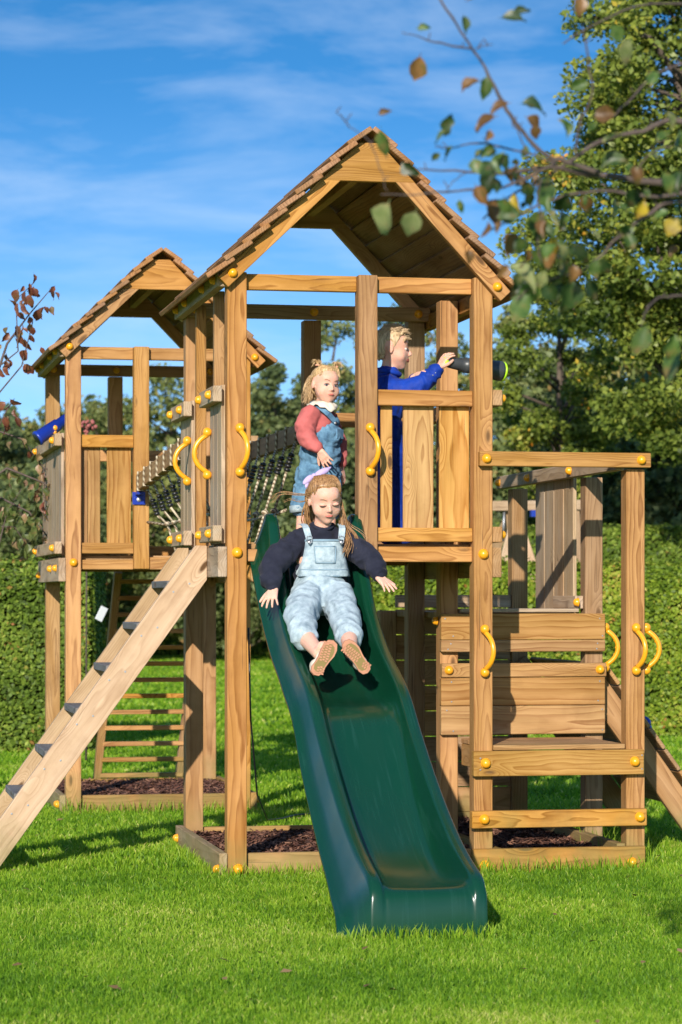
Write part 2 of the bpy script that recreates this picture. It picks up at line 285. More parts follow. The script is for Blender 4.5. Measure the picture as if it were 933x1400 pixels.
MDK = wood('dark_tread_wood', (.20, .18, .17), (.10, .09, .085), grey=0.9, greycol=(.17, .17, .175))
MYEL = plain('orange_yellow_plastic', (.80, .34, .015), rough=.28, var=.06, vscale=30)
MBLU = plain('blue_plastic', (.01, .035, .30), rough=.3)
MSTEEL = plain('zinc_steel', (.34, .35, .37), rough=.45, metallic=.8)
MBLK = plain('black_plastic', (.012, .012, .014), rough=.4)

# ------------------------------------------------------------------ shared hardware
def bolt_mesh():
    m = MB().lathe((0, 0, 0), (0, -1, 0), [(0, .021), (.004, .021), (.005, .0185), (.012, .0185), (.019, .015), (.0235, .008), (.025, .0005)], 14)
    me = mesh_pf('bolt_cap', m.V, m.F); me.materials.append(MYEL); me.shade_smooth(); return me
BOLT = bolt_mesh()
def bolt(parent, x, y, z, face='-Y', s=1.0):
    rz = {'-Y': 0, '-X': -PI / 2, '+X': PI / 2, '+Y': PI}[face]
    return mobj('bolt_cap', BOLT, None, parent, Matrix.Translation((x, y, z)) @ Matrix.Rotation(rz, 4, 'Z') @ Matrix.Rotation(R.uniform(0, 6), 4, 'Y') @ Matrix.Scale(s, 4))
def handle_mesh():
    m = MB(); pts = []
    for i in range(13):
        a = -1.05 + 2.1 * i / 12
        pts.append((0, -.018 - (math.cos(a) - math.cos(1.05)) * .115, math.sin(a) * .094))
    m.tube(pts, .0115, 10)
    for s in (-1, 1): m.ball((0, -.018, s * .094), .021, 14, 10)
    for i in range(1, 6): m.ball((0, pts[2 + i * 4 // 2 - 1][1] + .008 if False else pts[i * 2][1] + .009, pts[i * 2][2]), .006, 8, 6)
    me = mesh_pf('grab_handle', m.V, m.F); me.materials.append(MYEL); me.shade_smooth(); return me
HAND = handle_mesh()
def grab(parent, x, y, z, face='-Y', tilt=0.0):
    rz = {'-Y': 0, '-X': -PI / 2, '+X': PI / 2}[face]
    return mobj('grab_handle', HAND, None, parent, Matrix.Translation((x, y, z)) @ Matrix.Rotation(rz + tilt, 4, 'Z'))
SCREW = MB().lathe((0, 0, 0), (0, -1, 0), [(0, .0036), (.0008, .0036), (.001, .002)], 8); SCREWM = mesh_pf('screw', SCREW.V, SCREW.F); SCREWM.materials.append(MSTEEL)
def screw(parent, x, y, z, face='-Y'):
    rz = {'-Y': 0, '-X': -PI / 2, '+X': PI / 2}[face]
    return mobj('screw', SCREWM, None, parent, Matrix.Translation((x, y, z)) @ Matrix.Rotation(rz, 4, 'Z'))

# ------------------------------------------------------------------ towers
def gable_roof(T, xl, zl, xr_, zr, xe, ze, y0, y1):
    """xl,zl left eave; xr_,zr ridge; xe,ze right eave (outer faces of the rafters)"""
    th = .045
    def inset(xa, za, xb, zb, sgn):
        d = Vector((xb - xa, zb - za)).normalized(); n = Vector((d.y, -d.x)) * sgn
        return d, n
    roof = bx('roof', T, xr_ - .02, xr_ + .02, y0 + .005, y1 - .005, zr - .16, zr - .055, MRB)      # ridge beam carries the rest
    gz = zr - .21
    for yy in (y0, y1):
        ya, yb = (yy, yy + .04) if yy == y0 else (yy - .04, yy)
        for (xa, za, sg) in ((xl, zl, 1), (xe, ze, -1)):
            d = Vector((xr_ - xa, zr - za)).normalized(); n = Vector((d.y * sg, -d.x * sg)); wd = .062
            t_out = (gz - za) / d.y
            p1 = (xa, za); p2 = (xa + d.x * t_out, gz)
            q1 = (xa + n.x * wd, za + n.y * wd); t2 = (gz - q1[1]) / d.y; q2 = (q1[0] + d.x * t2, gz)
            prism('rafter', roof, [p1, p2, q2, q1], ya, yb, MW if yy == y0 else MRB, (d.x, 0, d.y))
            if yy == y0: mobj('bolt_cap', BOLT, None, roof, Matrix.Translation((xa + d.x * .055 + n.x * .032, ya, za + d.y * .055 + n.y * .032)))
        dl = Vector((xr_ - xl, zr - zl)).normalized(); dr = Vector((xr_ - xe, zr - ze)).normalized()
        a = (zr - .212 - zl) / dl.y; b_ = (zr - .212 - ze) / dr.y; c_ = (zr - .045 - zl) / dl.y; e_ = (zr - .045 - ze) / dr.y
        prism('gable_board', roof, [(xl + dl.x * a, zr - .2115), (xl + dl.x * c_, zr - .045), (xe + dr.x * e_, zr - .045), (xe + dr.x * b_, zr - .2115)], ya, yb, MW if yy == y0 else MRB, (1, 0, 0))
    # shingles, nine lapped boards a side
    for (xa, za, sg) in ((xl, zl, 1), (xe, ze, -1)):
        d = Vector((xr_ - xa, zr - za)); Ls = d.length; d = d / Ls; n = Vector((-d.y * sg, d.x * sg))
        N = 9; sp = (Ls + .03) / N
        for i in range(N):
            s0 = -.045 + i * sp; s1 = min(s0 + sp + .034, Ls + .004)
            lo = Vector((xa, za)) + d * s0 + n * (.013 + .019 + R.uniform(-.003, .003)); hi = Vector((xa, za)) + d * s1 + n * .0105
            ya = y0 - .052 + R.uniform(-.006, .006); yb = y1 + .052 + R.uniform(-.006, .006)
            dd = (hi - lo); Lh = dd.length; dd = dd / Lh
            zax = Vector((-dd.y * sg, 0, dd.x * sg)); xax = Vector((0, 1, 0)); yax = zax.cross(xax)
            M = Matrix((xax, yax, zax)).transposed().to_4x4(); cc = (lo + hi) / 2; M.translation = (cc.x, (ya + yb) / 2, cc.y)
            mobj('shingle', matmesh(box_mesh(round(yb - ya, 3), round(Lh, 3), .022, .003), MSH), MSH, roof, M)
    # side purlins under the eaves
    bx('eave_beam', roof, xl + .002, xl + .042, y0 + .043, y1 - .043, zl - .038, zl + .03, MGR)
    bx('eave_beam', roof, xe - .062, xe - .022, y0 + .043, y1 - .043, ze - .03, ze + .04, MW)
    for f in (.06, .30, .70, .92): 
        mobj('bolt_cap', BOLT, None, roof, Matrix.Translation((xl + .002, y0 + .04 + (y1 - y0 - .08) * f, zl - .002)) @ Matrix.Rotation(-PI / 2, 4, 'Z'))
    return roof
def sandbox(T, x0, x1, y0, y1, h=.10, right_inner=False):
    bx('sandbox_board', T, x0 + .044, x1 - .044, y0 - .012, y0 + .022, -.03, h, MW)
    bx('sandbox_board', T, x0 + .044, x1 - .044, y1 - .02, y1 + .012, -.03, h, MW)
    bx('sandbox_board', T, x0 - .078, x0 - .043, y0 - .05, y1 + .06, -.03, h + .005, MGR)
    bx('sandbox_board', T, x1 + .043, x1 + .078, y0 - .05, y1 + .06, -.03, h + .005, MW)
def tower(T, X0, XM, XR, Y0, D, left_open, extra_mid):
    p = .042; Y1 = Y0 + D; top = 2.59
    for (x, y, zt) in ((X0, Y0, 2.59), (XR, Y0, 2.59), (X0, Y1, 2.56), (XR, Y1, 2.56)):
        bx('post', T, x - p, x + p, y - p, y + p, -.04, zt, MW if y == Y0 else MWG)
    bx('post', T, XM - p, XM + p, Y0 - p, Y0 + p, 1.355, 2.59, MW)
    bx('post', T, XM - p, XM + p, Y1 - p, Y1 + p, 1.355, 2.53, MW)
    if extra_mid: bx('post', T, XR - p, XR + p, Y0 + .598, Y0 + .682, -.04, 2.56, MW)
    # top beams
    bx('top_beam', T, X0 + p + .001, XM - p - .001, Y0 - .002, Y0 + .036, 2.52, 2.588, MW)
    bx('top_beam', T, XM + p + .001, XR - p - .001, Y0 - .002, Y0 + .036, 2.52, 2.588, MW)
    bx('top_beam', T, X0 - .03, XR + .06, Y1 - p - .043, Y1 - p - .003, 2.53, 2.597, MWG)
    for x in (X0, XM, XR): bolt(T, x, Y1 - p - .043, 2.565)
    # deck frame and boards
    bx('deck_beam', T, XM + p + .001, XR - p - .001, Y0 - .015, Y0 + .025, 1.352, 1.418, MW)
    bx('deck_beam', T, X0 + p + .001, XM - p - .001, Y0 - .015, Y0 + .025, 1.352, 1.405, MW)
    bx('deck_beam', T, X0 + p + .001, XR - p - .001, Y1 - .02, Y1 + .02, 1.352, 1.405, MW)
    bx('deck_beam', T, X0 - .083, X0 - .043, Y0 - .04, Y1 + .045, 1.285, 1.415, MGR)
    bx('deck_beam', T, XR + .043, XR + .083, Y0 - .04, Y1 + .045, 1.285, 1.415, MWG)
    n = 12; wy = (D - .09) / n
    for i in range(n):
        ya = Y0 + .045 + i * wy
        bx('deck_board', T, X0 - p + .005, XR + p - .005, ya, ya + wy - .006, 1.406, 1.43, MWG, bev=.002)
    # front panel
    xa, xb = (XM, XR) if left_open else (X0, XM)
    bx('rail', T, xa + p + .001, xb - p - .001, Y0 - .022, Y0 + .018, 2.03, 2.098, MW)
    bx('rail', T, xa + p + .001, xb - p - .001, Y0 - .022, Y0 + .018, 1.44, 1.50, MW)
    if left_open: cuts = ((.640, .692), (.741, .876), (.902, 1.036))
    else: cuts = ((X0 + .045, X0 + .0830), (X0 + .085, X0 + .154), (X0 + .191, X0 + .326))
    for a, b_ in cuts: bx('plank', T, a, b_, Y0 + .02, Y0 + .038, 1.455, 2.085, MWR)
    # left side
    if left_open:
        for (ya, yb, u) in ((Y0 - .035, Y0 + .385, Y0 + .335), (Y0 + .90, Y1 + .04, Y0 + .905)):
            for z in (2.035, 1.438): bx('side_rail', T, X0 - .104, X0 - .064, ya, yb, z, z + .068, MGR)
            bx('upright', T, X0 - .043, X0 + .003, u, u + .045, 1.355, 2.55, MW)
            y = ya + .04; yend = yb - .04; k = 0; m = 3
            wv = (yend - y) / m
            for j in range(m): bx('plank', T, X0 - .062, X0 - .044, y + j * wv, y + (j + 1) * wv - .008, 1.43, 2.11, MGR, bev=.002)
            for z in (2.069, 1.472):
                for f in (.20, .92): bolt(T, X0 - .104, ya + (yb - ya) * f, z, '-X')
    else:
        for z in (2.035, 1.438):
            bx('side_rail', T, X0 - .104, X0 - .064, Y0 - .035, Y1 + .04, z, z + .068, MGR)
            for f in (.04, .94): bolt(T, X0 - .104, Y0 + D * f, z + .034, '-X')
        bolt(T, X0 - .083, Y0 + .1, 1.36, '-X'); bolt(T, X0 - .083, Y0 + .45, 1.36, '-X'); bolt(T, X0 - .083, Y0 + 1.25, 1.33, '-X')
        m = 8; wv = (D - .06) / m
        for j in range(m): bx('plank', T, X0 - .062, X0 - .044, Y0 + .04 + j * wv, Y0 + .04 + (j + 1) * wv - .007, 1.43, 2.11, MGR, bev=.002)
    # right side rails
    for z in (2.035, 1.438):
        bx('side_rail', T, XR + .044, XR + .088, Y0 - .035, Y1 + .04, z, z + .068, MWG)
        bolt(T, XR + .088, Y0 + .0, z + .034, '+X')
        bolt(T, XR + .088, Y0 + D * .95, z + .034, '+X')
    # rear rails on the closed half
    ra, rb = (XM, XR) if left_open else (X0, XR)
    for z in (2.02, 1.44): bx('rail', T, ra + p + .001, rb - p - .001, Y1 - .02, Y1 + .02, z, z + .068, MW)
    for (x, z) in ((X0, 1.389), (XR, 1.386)): bolt(T, x, Y0 - p, z, s=1.12)
    return T

TA = thing('play_tower', 'near tall wooden tower with shingled gable roof and green slide at its front', 'play tower', (.54, .66, 0), group='roofed play towers')
tower(TA, 0, .572, 1.084, 0, 1.32, True, True)
gable_roof(TA, -.088, 2.564, .573, 3.198, 1.196, 2.527, -.087, 1.40)
sandbox(TA, 0, 1.084, 0, 1.32)
bolt(TA, -.078, -.02, .035, '-X'); bolt(TA, .005, -.042, .035, s=1.15); bolt(TA, 1.09, -.055, .04); bolt(TA, -.078, 1.30, .05, '-X'); 
grab(TA, .002, -.042, 1.828, '-Y', .45); grab(TA, .570, -.042, 1.836, '-Y', .45); grab(TA, -.062, .30, 1.83, '-X'); grab(TA, -.062, .95, 1.83, '-X')
TB = thing('play_tower', 'far tall wooden tower at left with blue telescope and shingled gable roof', 'play tower', (.1, 4.1, 0), group='roofed play towers')
tower(TB, -.378, 0, .570, 3.442, 1.32, False, False)
gable_roof(TB, -.466, 2.564, .110, 3.115, .690, 2.52, 3.355, 4.85)
sandbox(TB, -.378, .57, 3.442, 4.762)
bolt(TB, -.456, 3.45, .05, '-X'); bolt(TB, -.456, 3.50, .05, '-X'); bolt(TB, .648, 3.45, .06, '+X')
bx('deck_beam', TB, .043, .526, 3.36, 3.40, 1.352, 1.42, MW)

# ------------------------------------------------------------------ low platform with shop front
TC = thing('low_play_platform', 'low open wooden platform with shop counter and bench joined to right of near tower', 'play platform', (1.43, .98, 0))
for (x, y, z) in ((1.775, 0, 1.762), (1.775, .64, 1.755), (1.775, 1.97, 1.755), (1.084, 1.97, 1.13)):
    bx('post', TC, x - .042, x + .042, y - .042, y + .042, -.04, z, MWG if y else MW)
bx('top_rail', TC, 1.058, 1.832, -.086, -.046, 1.768, 1.832, MW); bolt(TC, 1.088, -.086, 1.80); bolt(TC, 1.787, -.086, 1.80)
bx('side_rail', TC, 1.690, 1.730, -.02, 2.08, 1.758, 1.822, MGR)
for y in (2.02, 1.45, .70): bolt(TC, 1.69, y, 1.79, '-X')
wv = .17
for j in range(4): bx('plank', TC, 1.732, 1.750, .80 + j * wv, .80 + (j + 1) * wv - .012, 1.10, 1.81, MGR, bev=.002)
bx('side_rail', TC, 1.690, 1.730, .62, 1.0, 1.145, 1.205, MGR); bolt(TC, 1.70, .60, 1.175, '-X')
n = 9
for i in range(n):
    ya = .69 + i * .14; bx('deck_board', TC, 1.13, 1.73, ya, ya + .133, 1.10, 1.128, MWG, bev=.002)
bx('counter_board', TC, 1.128, 1.69, .555, .685, 1.130, 1.146, MGR, bev=.002)
for (za, zb) in ((1.003, 1.123), (.948, 1.001)): bx('plank', TC, 1.038, 1.818, .560, .596, za, zb, MWR)
bx('plank', TC, 1.040, 1.822, .553, .596, .832, .895, MW)
for (za, zb) in ((.701, .829), (.568, .699)): bx('plank', TC, 1.038, 1.818, .562, .596, za, zb, MWR)
bolt(TC, 1.072, .553, .864); bolt(TC, 1.79, .553, .864); bolt(TC, 1.035, .63, 1.09, '-X')
for (z) in (1.10, 1.02, .985, .96, .81, .72, .68, .585):
    for x in (1.075, 1.79): screw(TC, x + R.uniform(-.02, .02), .560, z)
for k in range(4): bx('bench_board', TC, 1.128, 1.725, -.046 + k * .15, .098 + k * .15, .532, .553, MWG, bev=.002)
bx('bench_bearer', TC, 1.130, 1.17, .10, .55, .43, .53, MWG)
bx('front_board', TC, 1.030, 1.800, -.086, -.046, .421, .530, MWR); bolt(TC, 1.083, -.086, .478, s=1.1); bolt(TC, 1.757, -.086, .478, s=1.1)
bx('lower_rail', TC, 1.022, 1.812, -.090, -.046, .196, .270, MW); bolt(TC, 1.076, -.090, .235, s=1.1); bolt(TC, 1.779, -.090, .235, s=1.1)
bx('sandbox_board', TC, 1.030, 1.806, -.086, -.046, -.03, .105, MW); bolt(TC, 1.079, -.086, .035, s=1.1); bolt(TC, 1.745, -.086, .035, s=1.1)
bx('sandbox_board', TC, 1.690, 1.729, -.04, 1.3, -.03, .115, MWG); bx('sandbox_board', TC, 1.13, 1.73, 1.92, 1.95, -.03, .10, MWG)
for x, z in ((1.06, .50), (1.06, .45), (1.79, .505), (1.79, .445)): screw(TC, x, -.086, z)
k = 0; z = .10
while z < 1.03:
    bx('plank', TC, 1.128, 1.732, 1.945, 1.968, z, z + .125, MWG); z += .130
bx('plank', TC, 1.128, 1.732, 1.940, 1.975, 1.145, 1.21, MGR)
bx('plank', TC, 1.10, 1.16, .72, .76, 1.42, 1.55, MW) if False else None
grab(TC, 1.079, -.042, .965, '-Y', .45); grab(TC, 1.765, -.042, .97, '-Y', .45); grab(TC, 1.818, .62, .965, '+X', -.3); grab(TC, 1.818, .0, .97, '+X', -.3)

# climbing ramp leaning on the low platform's right side
TR = thing('climbing_ramp', 'sloping wooden climbing ramp with blue holds at right of low platform', 'climbing ramp', (2.3, 1.3, 0))
def rz_(x, c=1.355, x0=1.83, z0=.755): return z0 - (x - x0) * c
for y in (.70, 1.90):
    bar('stringer', TR, (1.83 - .08, y, .755 + .08 * 1.37), (2.36, y, .755 - .53 * 1.37), .042, .115, MWG, up=(1, 0, .73))
dirn = Vector((1, 0, -1.37)).normalized(); nrm_ = Vector((1.37, 0, 1)).normalized()
for i in range(7):
    c0 = Vector((1.82, 1.30, .80)) + dirn * (i * .125) + nrm_ * .068
    bar('plank', TR, c0 + Vector((0, -.66, 0)), c0 + Vector((0, .66, 0)), .118, .018, MWG, up=nrm_)
for (d, y) in ((.33, .80), (.55, 1.25), (.15, 1.5), (.75, 1.6)):
    c0 = Vector((1.82, y, .80)) + dirn * d + nrm_ * .078
    h = MB().ball((0, 0, 0), .05, 12, 8, (1.2, .8, .75)); h.ball((.02, .02, .01), .035, 10, 7)
    h.build('climbing_hold', MBLU, TR, True, loc=(0, 0, 0)).matrix_local = W[TR.name].inverted() @ (Matrix.Translation(c0) @ nrm_.to_track_quat('Z', 'X').to_matrix().to_4x4())

# ------------------------------------------------------------------ ladder on the left side of the near tower
TL = thing('access_ladder', 'pale sawn wooden ladder with dark treads leaning on left side of near tower', 'ladder', (-1.06, .6, 0))
sl = 1.358
def lad_poly():
    return [(-.088, 1.425), (-.088, 1.268), (-1.09, 1.268 - (1.09 - .088) * sl * 1.0 - .0), (-1.09, 0.075), (-.235, 1.425 - .0)]
x_f = -.088 - 1.268 / sl
polyL = [(-.0865, 1.425), (-.0865, 1.268), (x_f, -.01), (x_f - .115, -.01), (-.235, 1.425)]
polyL = [(-.085, 1.425), (-.085, 1.275), (-1.019, -.01), (-1.167, -.01), (-.135, 1.425)]
for y in (.272, .865): prism('stringer', TL, polyL, y, y + .042, MPALE, (1, 0, sl))
for k in range(7):
    z = 1.255 - k * .185; xx = -.232 - k * .1335
    bx('tread', TL, xx - .055 + .03, xx + .055 + .03, .316, .863, z - .016, z + .016, MDK)
for k in range(12):
    f = .06 + k * .08; xx = -.14 - f * .88; zz = 1.36 - f * 1.2
    screw(TL, xx + .03, .272, zz + (.03 if k % 2 else -.03)).scale = (1.3, 1, 1.3)

# climbing grid leaning on the rear of the far tower
TG = thing('climbing_grid', 'steep wooden rung ladder with many thin slats behind far tower', 'ladder', (.22, 5.4, 0))
for (x0, x1) in ((-.045, .03), (.475, .545)):
    bar('stile', TG, (x0, 5.47, -.02), (x1, 4.86, 1.36), .045, .075, MWG, up=(0, -1, 0))
for k in range(13):
    f = (k + .75) / 13.6; y = 5.47 + (4.86 - 5.47) * f - .03; z = 1.38 * f; xo = .07 * f
    bar('rung', TG, (-.03 + xo, y, z), (.495 + xo, y, z), .05, .028, MW, up=(0, 0, 1))

# ------------------------------------------------------------------ rope bridge between the towers
MROPE = plain('beige_rope', (.48, .40, .29), rough=.9, bump=(400, .8, .002))
def rope_mat():
    m, t, b = new_mat('twisted_rope'); L = t.links.new; tcn = nd(t, 'ShaderNodeTexCoord')
    wv_ = nd(t, 'ShaderNodeTexWave'); wv_.wave_type = 'BANDS'; wv_.bands_direction = 'DIAGONAL'; wv_.inputs['Scale'].default_value = 26; L(tcn.outputs['Object'], wv_.inputs['Vector'])
    mr = nd(t, 'ShaderNodeMix', data_type='RGBA'); L(wv_.outputs['Fac'], mr.inputs[0]); mr.inputs[6].default_value = (.16, .10, .055, 1); mr.inputs[7].default_value = (.60, .52, .38, 1); L(mr.outputs[2], b.inputs['Base Color']); b.inputs['Roughness'].default_value = .9
    return m
MROPE = rope_mat()
TBr = thing('rope_bridge', 'rope bridge with wooden handrails and black rope sleeves linking the two towers', 'rope bridge', (.27, 2.4, 1.4))
def hand_z(side, y):
    f = (y - 1.40) / 2.0
    return (1.925 - .10 * f) if side < 0 else (2.000 - .01 * f)
for side, x in ((-1, -.018), (1, .560)):
    bar('handrail', TBr, (x, 1.41, hand_z(side, 1.41)), (x, 3.35, hand_z(side, 3.35)), .042, .09, MWG)
    for (y0b, y1b) in ((3.35, 3.398),):
        MB().box(x - .035, x + .035, 3.385, 3.399, hand_z(side, 3.35) - .115, hand_z(side, 3.35) - .046).box(x - .02, x + .02, 3.30, 3.386, hand_z(side, 3.35) - .062, hand_z(side, 3.35) - .047).build('bracket', MBLU, TBr)
        MB().lathe((x, 3.385, hand_z(side, 3.35) - .088), (0, -1, 0), [(0, .012), (.006, .012), (.008, .004)], 8).build('bolt_head', MSTEEL, TBr)
    MB().box(x - .026, x + .026, 1.363, 1.44, hand_z(side, 1.4) - .05, hand_z(side, 1.4) + .05).build('bracket', MBLU, TBr)
    for k in range(7):
        y = 1.53 + k * .28; z = hand_z(side, y); s = -side
        m = MB()
        for dy in (-.014, .006):
            lp = [(x + cx_ * .026, y + dy + (.02 if cz < 0 else 0), z + cz * .050) for cx_, cz in ((-1, -1), (-1, 1), (1, 1), (1, -1))]
            m.tube(lp, .0050, 6, True)
        m.tube([(x + s * .031, y, z - .05), (x + s * .045, y - .02, z - .09), (x + s * .05, y - .03, z - .11)], .006, 6)
        m.build('rope_wrap', MROPE, TBr, True)
        top = Vector((x + s * .05, y - .03, z - .10)); d = Vector((s * .028, -.005, -.09))
        sl_ = MB()
        for q in range(5): sl_.lathe(top + d * (q / 5), d, [(0, .0125), (.002, .0165), (.0135, .0165), (.0155, .0125)], 10)
        sl_.build('rope_sleeve', MBLK, TBr, True)
        a = top + d; knot = Vector((x + s * .135, y - .02, 1.60 if side < 0 else 1.62)); low = Vector((x + s * .19, y + .0, 1.43))
        MB().tube([a, (a + knot) / 2, knot], .0068, 6).tube([knot, low], .0068, 6).build('drop_rope', MROPE, TBr, True)
        MB().ball(knot, .016, 8, 6, (1.2, 1, .9)).build('rope_knot', MROPE, TBr, True)
    MB().tube([(x - side * .10, 1.38, 1.62), *[(x - side * .135, 1.51 + k * .28, 1.60 + .008 * math.sin(k * 2)) for k in range(7)], (x - side * .05, 3.40, 1.615)], .0075, 6).build('side_rope', MROPE, TBr, True)
for k in range(15):
    y = 1.45 + k * .128; bx('tread', TBr, .16, .385, y, y + .1, 1.405, 1.43, MWG)

# ------------------------------------------------------------------ slide
def slide_mesh():
    # per station: rim Y, rim z, bed depth, outer x (left), outer Y, outer z
    st = [(.10, 1.500, .085, .090, .10, 1.40), (.06, 1.540, .115, .085, .06, 1.38), (.01, 1.556, .14, .08, .02, 1.36), (-.04, 1.535, .15, .078, -.02, 1.335), (-.10, 1.46, .16, .080, -.07, 1.28), (-.18, 1.34, .16, .085, -.13, 1.20),
          (-.30, 1.19, .155, .09, -.24, 1.09), (-.42, 1.095, .15, .092, -.37, 1.00), (-.54, 1.02, .14, .092, -.50, .93), (-.68, .955, .13, .092, -.65, .865), (-.82, .90, .115, .090, -.79, .80),
          (-.96, .840, .085, .090, -.93, .735), (-1.06, .780, .080, .090, -1.03, .66), (-1.17, .700, .095, .088, -1.12, .575), (-1.28, .628, .115, .086, -1.22, .50), (-1.40, .553, .13, .084, -1.33, .425), (-1.55, .466, .14, .081, -1.47, .34),
          (-1.70, .388, .145, .077, -1.61, .26), (-1.84, .325, .135, .072, -1.74, .20), (-1.96, .280, .115, .066, -1.86, .145), (-2.06, .250, .085, .06, -1.95, .105), (-2.14, .228, .052, .056, -2.02, .08), (-2.185, .208, .031, .052, -2.06, .06),
          (-2.215, .178, .016, .050, -2.085, .04), (-2.228, .14, .006, .048, -2.10, .02), (-2.235, .07, .004, .045, -2.11, .0), (-2.238, -.02, .004, .043, -2.12, -.03)]
    V = []; F = []; rows = []
    def sub(st):
        o = []
        for i in range(len(st) - 1):
            p0, p1, p2, p3 = st[max(i - 1, 0)], st[i], st[i + 1], st[min(i + 2, len(st) - 1)]
            for q in range(3):
                t = q / 3; o.append(tuple(.5 * ((2 * b) + (-a + c) * t + (2 * a - 5 * b + 4 * c - d) * t * t + (-a + 3 * b - 3 * c + d) * t ** 3) for a, b, c, d in zip(p0, p1, p2, p3)))
        o.append(st[-1]); return o
    for (y, z, dep, xo, yo, zo) in sub(st):
        r = []
        xr = .635 - xo + .002     # right foot of the side wall
        def P(x, dz, f=0.0): r.append((x, y, z + dz)) 
        r.append((xo - .014, yo, zo - .004)); r.append((xo - .013, yo, zo + .006)); r.append((xo, yo, zo + .008))
        r.append((xo + (.131 - xo) * .5, (y + yo) / 2, zo + (z - zo) * .5))
        P(.129, -.020); P(.132, -.006); P(.138, 0); P(.166, 0); P(.173, -.005); P(.176, -.016)
        e = min(1, dep / .1)
        P(.186, -.016 - (dep - .016) * .45 if dep > .016 else -dep); P(.200, -.016 - (dep - .016) * .8 if dep > .016 else -dep); P(.222, -dep * .97); P(.26, -dep)
        P(.30, -dep - .003 * e); P(.34, -dep - .003 * e); P(.40, -dep)
        P(.438, -dep * .97); P(.466, -.016 - (dep - .016) * .8 if dep > .016 else -dep); P(.484, -.016 - (dep - .016) * .45 if dep > .016 else -dep)
        P(.497, -.016); P(.500, -.005); P(.507, 0); P(.535, 0); P(.541, -.006); P(.544, -.020)
        xq = .565 if y > -1.6 else .565 - .018 * min(1, (-1.6 - y) / .5)
        r.append(((.544 + xq) / 2, (y + yo) / 2, zo + (z - zo) * .5)); r.append((xq, yo, zo + .008)); r.append((xq + .006, yo, zo + .006)); r.append((xq + .007, yo, zo - .004))
        rows.append(r)
    n = len(rows[0])
    for r in rows: V += r
    for i in range(len(rows) - 1):
        for k in range(n - 1): F.append((i * n + k, (i + 1) * n + k, (i + 1) * n + k + 1, i * n + k + 1))
    return V, F
def slide_mat():
    m, t, b = new_mat('green_slide_plastic'); L = t.links.new
    b.inputs['Base Color'].default_value = (.003, .040, .019, 1); b.inputs['Roughness'].default_value = .17; b.inputs['Specular IOR Level'].default_value = .5
    tcn = nd(t, 'ShaderNodeTexCoord'); n = nd(t, 'ShaderNodeTexNoise'); n.inputs['Scale'].default_value = 7; n.inputs['Detail'].default_value = 4; L(tcn.outputs['Object'], n.inputs['Vector'])
    mr = nd(t, 'ShaderNodeMapRange'); L(n.outputs[0], mr.inputs[0]); mr.inputs[3].default_value = .10; mr.inputs[4].default_value = .32; L(mr.outputs[0], b.inputs['Roughness'])
    mp_ = nd(t, 'ShaderNodeMapping'); mp_.inputs['Scale'].default_value = (90, 4, 4); L(tcn.outputs['Object'], mp_.inputs[0])
    n3 = nd(t, 'ShaderNodeTexNoise'); n3.inputs['Scale'].default_value = 1; n3.inputs['Detail'].default_value = 6; L(mp_.outputs[0], n3.inputs['Vector'])
    sc = nd(t, 'ShaderNodeMapRange'); L(n3.outputs[0], sc.inputs[0]); sc.inputs[1].default_value = .56; sc.inputs[2].default_value = .74; sc.inputs[3].default_value = 0; sc.inputs[4].default_value = .3
    cm = nd(t, 'ShaderNodeMix', data_type='RGBA'); L(sc.outputs[0], cm.inputs[0]); cm.inputs[6].default_value = (.003, .040, .019, 1); cm.inputs[7].default_value = (.02, .08, .06, 1); L(cm.outputs[2], b.inputs['Base Color'])
    n2 = nd(t, 'ShaderNodeTexNoise'); n2.inputs['Scale'].default_value = 3.5; n2.inputs['Detail'].default_value = 1; L(tcn.outputs['Object'], n2.inputs['Vector'])
    bp = nd(t, 'ShaderNodeBump'); bp.inputs['Strength'].default_value = .35; bp.inputs['Distance'].default_value = .012; L(n2.outputs[0], bp.inputs['Height']); L(bp.outputs[0], b.inputs['Normal'])
    return m
TS = thing('slide', 'glossy dark green plastic wave slide running down to the lawn', 'slide', (.315, -1.1, 0))
v_, f_ = slide_mesh(); me = mesh_pf('slide_bed', [Vector(v) for v in v_], f_); 
bm = bmesh.new(); bm.from_mesh(me); bmesh.ops.recalc_face_normals(bm, faces=bm.faces[:]); bm.to_mesh(me); bm.free()
so_ = mobj('slide_bed', me, slide_mat(), TS, Matrix(), True)
md = so_.modifiers.new('thickness', 'SOLIDIFY'); md.thickness = .005; md.offset = 0
for x in (.125, .55): bolt(TS, x - .0, -.03 if x < .3 else -.03, 1.30, '-Y') if False else None
